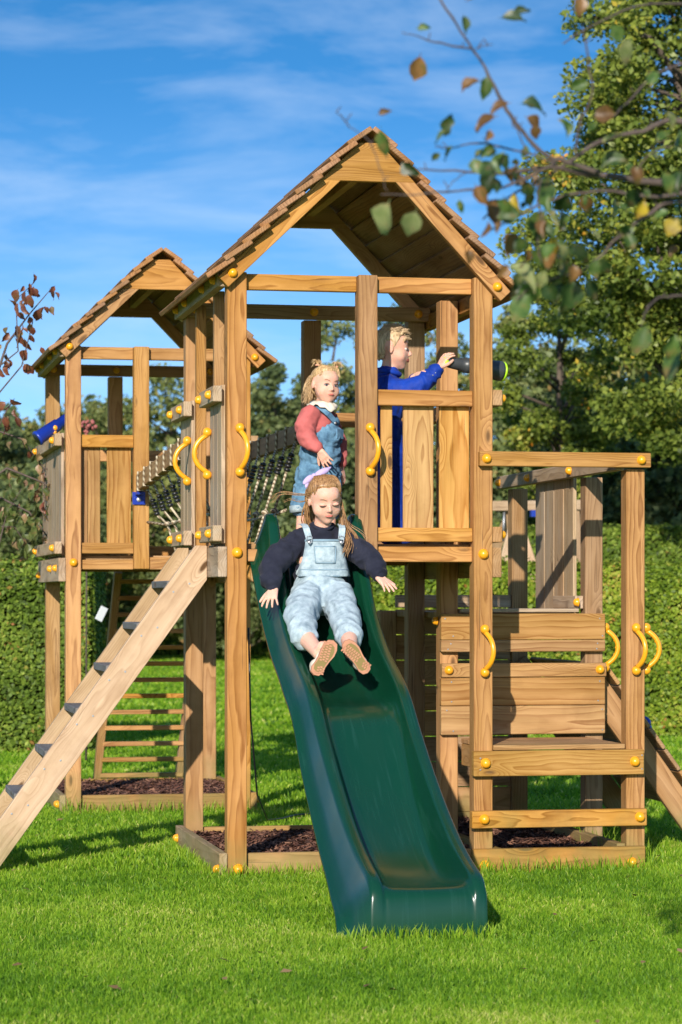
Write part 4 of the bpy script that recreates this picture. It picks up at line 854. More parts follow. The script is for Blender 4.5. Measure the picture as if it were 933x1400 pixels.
# shoes, soles turned to the front
def shoe(T, c, toe, heel):
    c = Vector(c); ax = (Vector(toe) - Vector(heel)).normalized(); n = Vector((-.10, -1, -.05)); n = (n - ax * n.dot(ax)).normalized(); s = ax.cross(n)
    M = Matrix((s, ax, n)).transposed().to_4x4(); M.translation = c      # local: x across, y heel->toe, z out of the sole
    def outl(k, z):
        P = [(-.0, .078), (.020, .072), (.031, .050), (.033, .025), (.027, -.005), (.024, -.030), (.026, -.052), (.018, -.072), (0, -.078), (-.018, -.072), (-.025, -.052), (-.022, -.030), (-.022, -.005), (-.027, .025), (-.027, .050), (-.018, .070)]
        return [(x * k, y * k, z) for x, y in P]
    m = MB(); A = outl(1.0, 0); B = outl(1.04, -.010); D = outl(1.02, -.022); n_ = len(A); V = [M @ Vector(v) for v in A + B + D]; F = [tuple(range(n_)), tuple(range(2 * n_, 3 * n_))[::-1]]
    for r_ in range(2):
        for i in range(n_): F.append((r_ * n_ + i, (r_ + 1) * n_ + i, (r_ + 1) * n_ + (i + 1) % n_, r_ * n_ + (i + 1) % n_))
    m.add((V, F)); so = m.build('sole', MSOLE, T)
    A = outl(.80, .0006); MB().add(([M @ Vector(v) for v in A], [tuple(range(n_))])).build('sole_groove', MSOLED, so)
    tr = MB()
    for yy in [i * .0105 - .062 for i in range(13)]:
        if -.036 < yy < -.018: continue
        hw = .019 if yy > 0 else .015
        for q in range(3):
            x0 = -hw + q * hw * .70; dz = (.002 if q % 2 else -.002)
            tr.box(x0, x0 + hw * .58, yy - .003 + dz, yy + .0035 + dz, 0, .0028, M @ Matrix.Rotation(.25, 4, 'Z'))
    tr.build('tread', MSOLE, so)
    o = Org()
    for y, z, r_ in ((.050, -.030, .024), (.025, -.036, .028), (0, -.042, .029), (-.03, -.046, .028), (-.052, -.044, .026)): o.b(M @ Vector((0, y, z)), r_, (1, 1, .9))
    o.seg(M @ Vector((0, -.035, -.05)), M @ Vector((0, -.038, -.075)), .030, .031); o.build('shoe_upper', MSHOE, T, .004, 3)
    return M
shoe(PG, (.214, -.905, .958), (.252, 0, 1.022), (.178, 0, .895)); shoe(PG, (.345, -.905, .960), (.300, 0, 1.022), (.390, 0, .900))
# hair
strand_cap(PG, MG, HG, MH_G, [(0, 40), (30, 39), (52, 30), (68, 12), (80, 2), (94, -4), (106, -40), (180, -85)], 1.05)
def HP(x, y, z): return MG @ (Vector((x, y, z)) * HG)
sp = []
for k in range(34): x = -.31 + .62 * k / 33; sp.append(([HP(x * .95, -.27 + abs(x) * .35, .36 - abs(x) * .55), HP(x * .98, -.10, .505 - abs(x) * .35), HP(x * .75, .14, .53 - abs(x) * .1), HP(x * .3, .34, .42)], .0012, .0014, 6, .0011))
for s in (-1, 1):
    for q in range(7): sp.append(([HP(s * .30, -.12 + .02 * q, .24 - .04 * q), HP(s * .375, .05, .16 - .04 * q), HP(s * .375, .25, .16 - .03 * q), HP(s * .2, .44, .2)], .0013, .0015, 6, .0012))
sp.append(([HP(-.34, .12, .02), HP(-.38, .12, -.25), HP(-.36, .10, -.50), HP(-.30, .14, -.66)], .0026, .0012, 44, .0095))
sp.append(([HP(.34, .12, .05), HP(.40, .06, -.22), HP(.42, -.02, -.50), HP(.46, -.10, -.80)], .0026, .0012, 40, .009))
sp.append(([HP(.36, .02, -.15), Vector((.418, -.27, 1.50)), Vector((.432, -.315, 1.43)), Vector((.415, -.332, 1.385))], .0020, .0008, 30, .0065))
sp.append(([HP(.38, .05, -.25), Vector((.440, -.25, 1.50)), Vector((.470, -.275, 1.455)), Vector((.472, -.300, 1.40))], .0016, .0007, 14, .006))
sp.append(([HP(.38, .10, -.2), Vector((.45, -.22, 1.51)), Vector((.50, -.235, 1.47)), Vector((.535, -.25, 1.42))], .0016, .0008, 4, .004))
sp.append(([HP(0, .48, .15), HP(-.1, .60, -.3), HP(-.1, .55, -.7), HP(-.05, .5, -.95)], .005, .002, 30, .018))
sp.append(([HP(-.34, .05, .12), Vector((.23, -.25, 1.63)), Vector((.16, -.24, 1.635)), Vector((.118, -.25, 1.600))], .0012, .0006, 7, .006)); sp.append(([HP(-.36, .05, 0), Vector((.235, -.25, 1.60)), Vector((.20, -.25, 1.61)), Vector((.17, -.25, 1.60))], .0010, .0005, 5, .006))
locks(PG, MH_G, sp)
bw = MB(); kc_ = Vector((.302, -.215, 1.712))
for (dx, dz, ang, r_, sc) in ((.034, .016, -.45, .030, (1.25, .40, .48)), (-.026, -.016, -.75, .024, (1.2, .40, .55)), (.058, .030, -.5, .014, (1.3, .3, .4)), (-.030, -.034, -1.3, .016, (1.2, .35, .5))):
    t_ = MB().ball((0, 0, 0), r_, 16, 10, sc); Rm_ = Matrix.Rotation(ang, 3, 'Y'); bw.add(([Rm_ @ v + kc_ + Vector((dx, 0, dz)) for v in t_.V], t_.F))
bw.ball(kc_, .012, 10, 8); bw.build('bow', MLILAC, PG, True)

# ---- toddler standing on the deck
PT = thing('person', 'toddler in coral sweater and blue denim dungarees standing at the top of the slide', 'person', (.55, .9, 1.43))
HT = .179; MT = face_frame((.575, .885, 2.188), (.28, -1, -.10), roll=rad(3))
o = Org(); head_org(o, MT, HT, nose=.9, chub=1.14)
o.seg((.555, .91, 2.06), (.568, .90, 2.12), .038, .034); o.b((.55, .92, 1.98), .075, (1, 1.1, 1.2)); o.b((.55, .92, 1.82), .08); o.seg((.55, .92, 1.98), (.55, .92, 1.82), .06, .06)
o.chain([(.50, .86, 2.04), (.480, .83, 1.95), (.525, .775, 1.872)], [.03, .025, .016]); o.chain([(.60, .98, 2.03), (.66, 1.0, 1.90), (.665, .97, 1.80)], [.03, .025, .016])
hand_org(o, (.528, .772, 1.868), (.556, .755, 1.815), 1, (.5, .6, 0), .92, (.3, .3, .3, .3), .8); hand_org(o, (.665, .97, 1.80), (.672, .955, 1.745), -1, (-.6, .5, 0), .92, (.4, .4, .4, .4), .5)
for (hx, ax_, yy) in ((.510, .462, .90), (.590, .606, .94)): o.chain([(hx, yy, 1.78), ((hx + ax_) / 2, yy, 1.66), (ax_, yy, 1.50)], [.05, .042, .026]); o.seg((ax_, yy, 1.475), (ax_ + .03, yy - .07, 1.455), .026, .022)
o.build('body', MSKIN, PT, .0030, 6, relax=(MT @ Vector((0, 0, 0)), HT * .56, [(MT @ (Vector((0, -.42, -.11)) * HT), HT * .07), (MT @ (Vector((.36, .05, -.03)) * HT), HT * .11), (MT @ (Vector((-.36, .05, -.03)) * HT), HT * .11)], 38))
face_parts(PT, MT, HT, MSKIN, look='open', gaze=(-.012, 0), mouth='pout')
o = Org(); o.b((.548, .92, 1.985), .1, (.86, .95, .85)); o.seg((.505, .87, 2.05), (.595, .965, 2.05), .038, .038)
o.chain([(.497, .86, 2.040), (.468, .835, 1.985), (.472, .81, 1.930), (.512, .782, 1.888)], [.048, .047, .041, .029]); o.chain([(.605, .975, 2.03), (.655, .995, 1.93), (.665, .975, 1.83)], [.045, .040, .030])
o.build('sweater', MPINK, PT, .0055, 5, fold_fn(.005, (16, 16, 20), 31))
o = Org(); o.b((.570, .905, 1.945), .1, (.84, .93, .80)); o.b((.556, .92, 1.86), .1, (.96, 1.0, .9)); o.b((.548, .925, 1.77), .1, (.98, .95, .8))
o.chain([(.510, .91, 1.77), (.486, .90, 1.69), (.464, .90, 1.615)], [.070, .058, .050]); o.chain([(.590, .94, 1.77), (.600, .94, 1.68), (.606, .94, 1.60)], [.070, .058, .050])
o.seg((.600, .875, 1.96), (.615, .90, 2.01), .036, .026); o.build('dungarees', MDEN2, PT, .0055, 4, fold_fn(.007, (18, 18, 26), 51))
for (x, y) in ((.461, .90), (.606, .94)): MB().lathe((x, y, 1.59), (-.1, 0, 1), [(0, .046), (0, .053), (.032, .052), (.034, .045)], 20).build('turn_up', MDEN, PT, True); MB().ball((x + .02, y - .05, 1.458), .032, 12, 8, (.9, 1.5, .8)).build('shoe', MSHOE, PT, True)
st_ = [(.515, .905, 2.105), (.535, .848, 2.085), (.575, .822, 2.045), (.612, .842, 2.01)]; strip('strap', PT, MDEN2, bez(st_[0], st_[1], st_[2], 5) + [Vector(st_[3])], [(-.3, -.4, 1)] * 2 + [(-.1, -1, .6)] * 3 + [(.1, -1, .3)] * 2, .026, .006)
bp_ = [(.575, .803, 1.955), (.668, .862, 1.955)]
m = MB().box(-.028, .028, -.004, .004, -.022, .022, Matrix.Translation((.634, .846, 1.955)) @ Matrix.Rotation(rad(48), 4, 'Z')); m.build('pocket', MDEN2, PT)
MB().lathe((.612, .838, 2.005), (.3, -1, .2), [(0, .008), (.004, .006)], 10).build('button', MSTEEL, PT, True)
V_ = []; F_ = []; n_ = 40
for i_ in range(n_):
    a = 2 * PI * i_ / n_; ruf = .006 * math.sin(a * 11) ; fr_ = max(0, math.cos(a - rad(-68))) ** 6
    for t_ in (0, .35, .7, 1):
        r_ = .040 + .030 * t_ + .016 * fr_ * t_; V_.append((.560 + math.cos(a) * r_, .898 + math.sin(a) * r_, 2.108 - .020 * t_ - .030 * fr_ * t_ * t_ + ruf * t_))
for i_ in range(n_):
    for k_ in range(3): a_ = i_ * 4 + k_; b_ = ((i_ + 1) % n_) * 4 + k_; F_.append((a_, b_, b_ + 1, a_ + 1))
me = mesh_pf('frilled_collar', V_, F_); me.shade_smooth(); co_l = mobj('frilled_collar', me, MCREAM, PT, Matrix()); sd = co_l.modifiers.new('t', 'SOLIDIFY'); sd.thickness = .004
strand_cap(PT, MT, HT, MH_T, [(0, 42), (35, 40), (55, 28), (70, 14), (84, 6), (98, 0), (112, -40), (180, -60)], 1.03)
def HQ(x, y, z): return MT @ (Vector((x, y, z)) * HT)
sp = []
for k in range(26): x = -.30 + .60 * k / 25; tx = -.24 if x < 0 else .26; sp.append(([HQ(x, -.28 + abs(x) * .3, .34 - abs(x) * .4), HQ(x * .8 + tx * .2, -.1, .48 - abs(x) * .2), HQ(tx, .06, .50)], .0011, .0012, 6, .0011))
for tx, w_ in ((-.26, 1), (.30, 1)):
    for q in range(9): a = q * 2 * PI / 9; sp.append(([HQ(tx, .06, .49), HQ(tx + .05 * math.cos(a), .06 + .05 * math.sin(a), .60), HQ(tx + .13 * math.cos(a) + .03 * w_ * (1 if tx > 0 else -1), .06 + .12 * math.sin(a), .60 - .06 * (q % 3))], .0016, .0006, 7, .0036))
for q in range(24):
    y = .13 + .30 * q / 23; x = -.345 + max(0, y - .25) * 1.3; u = R.uniform(-1, 1)
    sp.append(([HQ(x, y - .02, .18), HQ(x * 1.10 - .03, y + .03, -.02), HQ(x * 1.22 - .03 * u, y + .03 + .03 * u, -.17), HQ(x * 1.10 + .04 * u, y + .02, -.29), HQ(x * 1.20 - .03 * u, y + .0, -.40 - .04 * (q % 3))], .0013, .0007, 12, .0075))
for q in range(10): sp.append(([HQ(-.30, .02, .30), HQ(-.355, .08, .16), HQ(-.38, .16, .02), HQ(-.40, .22, -.12)], .0012, .0009, 4, .004))
for q in range(6): sp.append(([HQ(.33, .1 + .05 * q, .1), HQ(.38, .12 + .05 * q, -.15), HQ(.36, .1 + .05 * q, -.36)], .004, .002, 3, .004))
sp.append(([HQ(-.34, .12, .1), HQ(-.44, .15, 0), HQ(-.46, .15, -.20), HQ(-.40, .1, -.40)], .0010, .0005, 14, .010))
locks(PT, MH_T, sp)
for tx in (-.25, .28): MB().tube([HQ(tx, .06, .49) + Vector((math.cos(a) * .010, math.sin(a) * .010, 0)) for a in [i * PI / 5 for i in range(10)]], .0035, 6, True).build('hair_tie', plain('hair_tie_peach', (.75, .35, .25), rough=.6) if tx < 0 else bpy.data.materials['hair_tie_peach'], PT, True)

PT.location += Vector((-.089, -.40, 0)); PT.scale = (.967, .967, .958)
# ---- boy looking out to the right behind the panel
PB = thing('person', 'boy with short blond hair in royal blue jacket reaching for the grey toy telescope', 'person', (.80, .5, 1.43))
HB = .192; MBo = face_frame((.797, .50, 2.322), (1, -.22, -.04))
o = Org(); head_org(o, MBo, HB, nose=1.1, chub=1.0); o.seg((.765, .50, 2.17), (.785, .50, 2.245), .042, .040); o.b((.77, .5, 2.05), .08, (.9, 1.2, 1.2)); o.b((.77, .5, 1.85), .08); o.seg((.77, .5, 2.05), (.77, .5, 1.85), .06, .06)
o.chain([(.765, .42, 2.13), (.870, .375, 2.130), (.975, .335, 2.225)], [.03, .026, .017]); o.chain([(.80, .58, 2.13), (.885, .53, 2.125), (.888, .40, 2.190)], [.03, .026, .017])
hand_org(o, (.978, .333, 2.230), (1.010, .325, 2.290), 1, (.75, .35, -.3), 1.0, (.55, .5, .45, .45), 1.1, .9); hand_org(o, (.889, .385, 2.196), (.935, .335, 2.226), -1, (.4, 0, -.9), .95, (.8, .8, .8, .8), .4)
for yy in (.45, .56): o.chain([(.79, yy, 1.82), (.80, yy, 1.63), (.80, yy, 1.46)], [.055, .045, .03])
o.build('body', MSKIN2, PB, .0030, 6, relax=(MBo @ Vector((0, 0, 0)), HB * .56, [(MBo @ (Vector((0, -.42, -.11)) * HB), HB * .07), (MBo @ (Vector((.36, .05, -.03)) * HB), HB * .11), (MBo @ (Vector((-.36, .05, -.03)) * HB), HB * .11)], 38))
face_parts(PB, MBo, HB, MSKIN2, look='open', mouth='open')
o = Org(); o.b((.765, .5, 2.07), .1, (.85, 1.2, 1.05)); o.b((.768, .5, 1.93), .1, (.85, 1.1, 1.0)); o.seg((.76, .43, 2.15), (.77, .57, 2.15), .050, .050); o.seg((.765, .5, 2.16), (.777, .5, 2.205), .052, .048)
o.chain([(.765, .42, 2.135), (.825, .39, 2.125), (.880, .368, 2.135), (.930, .350, 2.180), (.960, .340, 2.210)], [.054, .050, .047, .040, .033]); o.chain([(.79, .58, 2.13), (.87, .54, 2.12), (.888, .43, 2.172)], [.05, .044, .032])
o.build('jacket', MROYAL, PB, .0055, 5, fold_fn(.006, (22, 16, 16), 71))
MB().tube([Vector((.778, .50, 2.215)) + Vector((math.cos(a) * .050, math.sin(a) * .052, .010 * math.cos(a) * -1)) for a in [i * 2 * PI / 18 for i in range(18)]], .012, 8, True).build('collar', MROYAL, PB, True)
for dz in (0, .012): MB().ball((.952 - dz, .307, 2.200 - dz * .9), .0035, 8, 6).build('snap_button', MSTEEL, PB, True)
o = Org(); o.b((.785, .5, 1.86), .1, (.8, 1.05, 1.0)); 
for yy in (.45, .56): o.chain([(.79, yy, 1.84), (.80, yy, 1.64), (.80, yy, 1.49)], [.076, .064, .058])
o.build('trousers', MNAVY2, PB, .0055, 5, fold_fn(.006, (22, 16, 12), 81))
for yy in (.45, .56): MB().ball((.83, yy, 1.462), .034, 12, 8, (1.7, .9, .85)).build('boot', MROYAL, PB, True)
strand_cap(PB, MBo, HB, MH_B, [(0, 36), (35, 34), (50, 22), (62, 4), (74, -14), (84, 6), (102, 4), (116, -30), (180, -38)], 1.03, 1.0, groove=.004)
def HR(x, y, z): return MBo @ (Vector((x, y, z)) * HB)
sp = []
for q in range(170):
    x = R.uniform(-.30, .30); y = R.uniform(-.30, .30); z = .13 + .39 * math.sqrt(max(.02, 1 - (x / .38) ** 2 - ((y - .07) / .46) ** 2)); sp.append(([HR(x, y, z - .02), HR(x * 1.05, y - .05, z + .05), HR(x * 1.1, y - .13, z + .045 + R.uniform(-.03, .03))], .0016, .0005, 5, .0030))
locks(PB, MH_B, sp)
PB.location += Vector((-.037, -.17, 0)); PB.scale = (.985, .985, .984)
# ------------------------------------------------------------------ lawn
CTH = rad(11.1); CR = Vector((math.cos(CTH), -math.sin(CTH), 0)); CF = Vector((math.sin(CTH), math.cos(CTH), 0)); CP = Vector((-1.7416, -11.224, 0))
def G(px, d, z=0.0):
    """ground position d metres ahead of the viewpoint along the bearing of column px"""
    p = CP + CF * d + CR * ((px - 466.5) / 3616 * d); return Vector((p.x, p.y, z))
def GP(px, py, d): return G(px, d, 1.2 + (816 - py) / 3616 * d)
def ground_mat():
    m, t, b = new_mat('lawn_soil_and_grass'); L = t.links.new; tcn = nd(t, 'ShaderNodeTexCoord')
    n = nd(t, 'ShaderNodeTexNoise'); n.inputs['Scale'].default_value = .55; n.inputs['Detail'].default_value = 8; n.inputs['Roughness'].default_value = .6; L(tcn.outputs['Object'], n.inputs['Vector'])
    n2 = nd(t, 'ShaderNodeTexNoise'); n2.inputs['Scale'].default_value = 22; n2.inputs['Detail'].default_value = 6; L(tcn.outputs['Object'], n2.inputs['Vector'])
    a = nd(t, 'ShaderNodeMath', operation='MULTIPLY_ADD'); L(n2.outputs[0], a.inputs[0]); a.inputs[1].default_value = .6; L(n.outputs[0], a.inputs[2])
    rp = nd(t, 'ShaderNodeValToRGB'); L(a.outputs[0], rp.inputs[0]); e = rp.color_ramp.elements; e[0].position = .55; e[0].color = (.07, .16, .010, 1); e[1].position = 1.05; e[1].color = (.19, .34, .025, 1)
    L(rp.outputs[0], b.inputs['Base Color']); b.inputs['Roughness'].default_value = .9; b.inputs['Specular IOR Level'].default_value = .1
    bp = nd(t, 'ShaderNodeBump'); bp.inputs['Strength'].default_value = 1; bp.inputs['Distance'].default_value = .03; L(n2.outputs[0], bp.inputs['Height']); L(bp.outputs[0], b.inputs['Normal'])
    return m
gv = []; gf = []; xs = [-900, -60, -20, -8, -4, 0, 4, 8, 20, 60, 900]; ys = [-60, -14, -8, -4, 0, 4, 8, 14, 22, 34, 60, 120, 900]
for y in ys:
    for x in xs: gv.append((x, y, 0))
for j in range(len(ys) - 1):
    for i in range(len(xs) - 1): a = j * len(xs) + i; gf.append((a, a + 1, a + 1 + len(xs), a + len(xs)))
g = mobj('ground', mesh_pf('ground', gv, gf), ground_mat()); g['kind'] = 'structure'
def leafy(name, lo, hi, trans=.35, rough=.5, mid=None, extra=None, spec=.3):
    """attribute driven leaf colour with light passing through"""
    m, t, b = new_mat(name); L = t.links.new; a = nd(t, 'ShaderNodeAttribute'); a.attribute_name = 'tint'
    rp = nd(t, 'ShaderNodeValToRGB'); L(a.outputs['Fac'], rp.inputs[0]); e = rp.color_ramp.elements; e[0].color = (*lo, 1); e[1].color = (*hi, 1)
    for p, c in (extra or []): x = e.new(p); x.color = (*c, 1)
    L(rp.outputs[0], b.inputs['Base Color']); b.inputs['Roughness'].default_value = rough; b.inputs['Specular IOR Level'].default_value = spec
    tr = nd(t, 'ShaderNodeBsdfTranslucent'); L(rp.outputs[0], tr.inputs['Color']); mx_ = nd(t, 'ShaderNodeMixShader'); mx_.inputs[0].default_value = trans
    L(b.outputs[0], mx_.inputs[1]); L(tr.outputs[0], mx_.inputs[2]); L(mx_.outputs[0], t.nodes['Material Output'].inputs['Surface']); return m
MGRASS = leafy('grass_blades', (.08, .19, .010), (.70, .66, .20), trans=.48, rough=.5, extra=[(.3, (.16, .33, .015)), (.6, (.30, .48, .028)), (.93, (.42, .54, .06))])
def blades(bands):
    VV = []; TT_ = []
    for (d0, d1, dens, h, wd, marg) in bands:
        half0 = 466.5 / 3616 * d0 + marg; half1 = 466.5 / 3616 * d1 + marg; area = (half0 + half1) * (d1 - d0); n = int(area * dens)
        u = NR.uniform(0, 1, n); d = d0 + (d1 - d0) * u; hw = 466.5 / 3616 * d + marg; s = NR.uniform(-1, 1, n) * hw
        x = CP.x + CF.x * d + CR.x * s; y = CP.y + CF.y * d + CR.y * s
        keep = ~(((x > -.06) & (x < 1.16) & (y > .0) & (y < 1.36)) | ((x > 1.03) & (x < 1.73) & (y > -.05) & (y < 1.96)) | ((x > -.45) & (x < .64) & (y > 3.42) & (y < 4.80)) | ((x > .06) & (x < .56) & (y > -2.22) & (y < -1.95)))
        x, y = x[keep], y[keep]; n = len(x)
        cl = .5 + .5 * np.sin(x * 3.1 + 2 * np.sin(y * 1.7)) * np.sin(y * 2.3 + 1.5 * np.sin(x * 2.2)); cl2 = np.sin(x * 17 + 3 * np.sin(y * 9)) * np.sin(y * 15 + 2 * np.sin(x * 13))
        H_ = h * NR.uniform(.45, 1.25, n) * (.85 + .3 * cl + .12 * cl2); a = NR.uniform(0, 2 * PI, n); lean = NR.uniform(.1, .95, n) * H_; b = NR.uniform(0, 2 * PI, n)
        wv_ = wd * NR.uniform(.6, 1.3, n); dx, dy = np.cos(a) * wv_, np.sin(a) * wv_; lx, ly = np.cos(b) * lean, np.sin(b) * lean; z0 = np.zeros(n) - .004
        P = np.stack([np.stack([x - dx, y - dy, z0], 1), np.stack([x + dx, y + dy, z0], 1), np.stack([x + lx * .4 - dx * .8, y + ly * .4 - dy * .8, H_ * .6], 1), np.stack([x + lx * .4 + dx * .8, y + ly * .4 + dy * .8, H_ * .6], 1), np.stack([x + lx, y + ly, H_ * .92], 1)], 1)
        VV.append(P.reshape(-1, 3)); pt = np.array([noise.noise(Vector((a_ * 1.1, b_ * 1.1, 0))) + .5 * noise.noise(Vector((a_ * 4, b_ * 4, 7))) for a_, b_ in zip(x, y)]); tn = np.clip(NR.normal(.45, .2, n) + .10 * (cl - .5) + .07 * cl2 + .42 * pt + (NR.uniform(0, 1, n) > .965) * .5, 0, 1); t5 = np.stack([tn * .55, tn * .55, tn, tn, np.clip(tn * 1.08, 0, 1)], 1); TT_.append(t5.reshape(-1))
    V = np.concatenate(VV); n = len(V) // 5; base = np.arange(n)[:, None] * 5
    F = np.concatenate([base + np.array([[0, 1, 3]]), base + np.array([[0, 3, 2]]), base + np.array([[2, 3, 4]])], 0)
    return mesh_np('grass', V, F, np.concatenate(TT_))
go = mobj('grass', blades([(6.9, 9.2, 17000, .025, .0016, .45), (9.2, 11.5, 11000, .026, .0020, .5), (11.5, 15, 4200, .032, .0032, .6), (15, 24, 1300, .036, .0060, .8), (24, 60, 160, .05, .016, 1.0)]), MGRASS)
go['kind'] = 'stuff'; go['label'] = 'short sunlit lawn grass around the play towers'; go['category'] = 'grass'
# taller uncut tufts against posts and boards
def tufts(pts):
    V = []; T = []
    for (x, y, r_, n, h) in pts:
        for _ in range(n):
            a = R.uniform(0, 2 * PI); px_ = x + math.cos(a) * r_ * R.random(); py_ = y + math.sin(a) * r_ * R.random() * .5; H_ = h * R.uniform(.5, 1.2); b = R.uniform(0, 2 * PI); l = R.uniform(.1, .6) * H_; c = R.uniform(0, 2 * PI); wd = .0018
            dx, dy = math.cos(c) * wd, math.sin(c) * wd
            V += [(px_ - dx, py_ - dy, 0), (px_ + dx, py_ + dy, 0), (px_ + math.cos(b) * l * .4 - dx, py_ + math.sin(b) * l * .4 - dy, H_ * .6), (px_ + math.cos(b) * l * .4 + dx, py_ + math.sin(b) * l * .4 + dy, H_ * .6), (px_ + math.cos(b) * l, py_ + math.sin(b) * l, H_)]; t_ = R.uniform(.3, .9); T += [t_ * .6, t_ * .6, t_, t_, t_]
    V = np.array(V); n = len(V) // 5; base = np.arange(n)[:, None] * 5
    F = np.concatenate([base + np.array([[0, 1, 3]]), base + np.array([[0, 3, 2]]), base + np.array([[2, 3, 4]])], 0); return mesh_np('grass_tufts', V, F, np.array(T))
tp = []
for i in range(34): tp.append((-.1 + i * .035, -.07, .03, 14, .065))
for i in range(24): tp.append((1.0 + i * .036, -.12, .03, 14, .07))
for i in range(18): tp.append((.05 + i * .03, -2.25, .025, 16, .06))
for i in range(30): tp.append((-.44 + i * .038, 3.40, .03, 10, .07))
for i in range(36): tp.append((-.12, -.05 + i * .04, .03, 9, .06))
tp += [(1.78, .5, .12, 50, .14), (1.83, .0, .06, 60, .12), (1.74, .2, .1, 40, .16), (-.4, 3.38, .1, 40, .1), (.63, .0, .2, 20, .06)]
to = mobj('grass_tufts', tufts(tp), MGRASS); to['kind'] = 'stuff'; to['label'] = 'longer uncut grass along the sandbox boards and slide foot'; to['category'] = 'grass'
# fallen leaves on the lawn
def quads(C_, N_, size, asp=.65, fold=.25):
    """leaf shaped quads (4 verts) at centres C_, unit normals N_"""
    n = len(C_); a = NR.normal(size=(n, 3)); t = a - N_ * np.sum(a * N_, 1)[:, None]; t /= np.linalg.norm(t, axis=1)[:, None] + 1e-9; b = np.cross(N_, t); s = size[:, None] if hasattr(size, '__len__') else size
    P = np.stack([C_ - t * s * .5, C_ + b * s * .5 * asp + N_ * s * fold * .3, C_ + t * s * .5, C_ - b * s * .5 * asp + N_ * s * fold * .3], 1); return P.reshape(-1, 3)
def unit(n): v = NR.normal(size=(n, 3)); return v / np.linalg.norm(v, axis=1)[:, None]
n = 130; d = NR.uniform(7.2, 24, n); s = NR.uniform(-1, 1, n) * (466.5 / 3616 * d + .4); Cn = np.stack([CP.x + CF.x * d + CR.x * s, CP.y + CF.y * d + CR.y * s, NR.uniform(.018, .036, n)], 1)
Nn = unit(n) * .35; Nn[:, 2] = 1; Nn /= np.linalg.norm(Nn, axis=1)[:, None]
MLIT = leafy('dry_leaf', (.16, .07, .03), (.42, .27, .13), trans=.2)
lo_ = mobj('fallen_leaves', mesh_np('fallen_leaves', quads(Cn, Nn, NR.uniform(.022, .048, n)), np.arange(4 * n).reshape(-1, 4), np.repeat(NR.uniform(0, 1, n), 4)), MLIT); lo_['kind'] = 'stuff'; lo_['label'] = 'dry brown leaves fallen on the lawn'; lo_['category'] = 'leaves'

# ------------------------------------------------------------------ hedges
def hedge(name, p0, p1, th, h, mat, dens, ls, label, bump_=.06, trim=.5):
    """clipped hedge from p0 to p1; leaves on faces and top, dark twiggy core inside"""
    p0, p1 = Vector(p0), Vector(p1); L_ = (p1 - p0).length; ax = (p1 - p0) / L_; nrm__ = Vector((ax.y, -ax.x, 0))     # nrm towards the viewer
    T = thing(name, label, 'hedge', tuple((p0 + p1) / 2))
    def wob(s, z): return np.array([noise.noise(Vector((a * 1.3, b * 1.6, L_))) for a, b in zip(s, z)]) * bump_
    cs = []; ns = []; tn = []
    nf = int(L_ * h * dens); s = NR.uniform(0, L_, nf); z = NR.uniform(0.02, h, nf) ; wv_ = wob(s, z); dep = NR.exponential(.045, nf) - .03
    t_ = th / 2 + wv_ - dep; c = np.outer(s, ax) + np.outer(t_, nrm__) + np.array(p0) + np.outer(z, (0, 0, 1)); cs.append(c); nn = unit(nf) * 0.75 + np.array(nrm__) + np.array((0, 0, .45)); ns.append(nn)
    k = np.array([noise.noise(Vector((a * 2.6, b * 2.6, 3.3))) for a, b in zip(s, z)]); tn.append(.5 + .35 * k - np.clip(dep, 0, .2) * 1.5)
    nt_ = int(L_ * th * dens * .8); s = NR.uniform(0, L_, nt_); u = NR.uniform(-.5, .5, nt_) * th; zz = h + wob(s, u) * .6 + NR.normal(0, .018, nt_) + (NR.uniform(0, 1, nt_) > .97) * .05
    c = np.outer(s, ax) + np.outer(u, nrm__) + np.array(p0) + np.outer(zz, (0, 0, 1)); cs.append(c); ns.append(unit(nt_) * .7 + np.array((0, 0, 1.0))); tn.append(.6 + NR.normal(0, .1, nt_))
    for e_, sg in ((0, -1), (L_, 1)):
        ne = int(th * h * dens); u = NR.uniform(-.5, .5, ne) * th; z = NR.uniform(.02, h, ne); q = e_ - sg * NR.exponential(.04, ne) + sg * .03
        c = np.outer(q, ax) + np.outer(u, nrm__) + np.array(p0) + np.outer(z, (0, 0, 1)); cs.append(c); ns.append(unit(ne) * .7 + np.array(ax) * sg + np.array((0, 0, .4))); tn.append(.5 + NR.normal(0, .1, ne))
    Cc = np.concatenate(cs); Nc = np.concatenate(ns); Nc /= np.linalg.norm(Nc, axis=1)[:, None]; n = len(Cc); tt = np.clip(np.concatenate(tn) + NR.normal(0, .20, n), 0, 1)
    V = quads(Cc, Nc, ls * NR.uniform(.6, 1.3, n), .62); o = mobj('leaves', mesh_np('leaves', V, np.arange(4 * n).reshape(-1, 4), np.repeat(tt, 4)), mat, T, Matrix()); o['kind'] = 'stuff'
    M = Matrix((ax, -nrm__, Vector((0, 0, 1)))).transposed().to_4x4(); M.translation = (p0 + p1) / 2 + Vector((0, 0, h / 2 - .06))
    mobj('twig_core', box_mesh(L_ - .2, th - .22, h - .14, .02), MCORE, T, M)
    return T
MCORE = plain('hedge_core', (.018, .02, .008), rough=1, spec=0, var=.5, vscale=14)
MH1 = leafy('hornbeam_leaf', (.04, .08, .008), (.40, .46, .07), trans=.35, rough=.48, spec=.25, extra=[(.4, (.15, .23, .018)), (.75, (.30, .39, .035)), (.93, (.50, .42, .08)), (.97, (.36, .15, .04))])
MH2 = leafy('hedge_leaf_dark', (.04, .07, .010), (.36, .44, .08), trans=.3, rough=.5, spec=.22, extra=[(.45, (.12, .19, .022)), (.85, (.27, .35, .05)), (.96, (.34, .14, .05))])
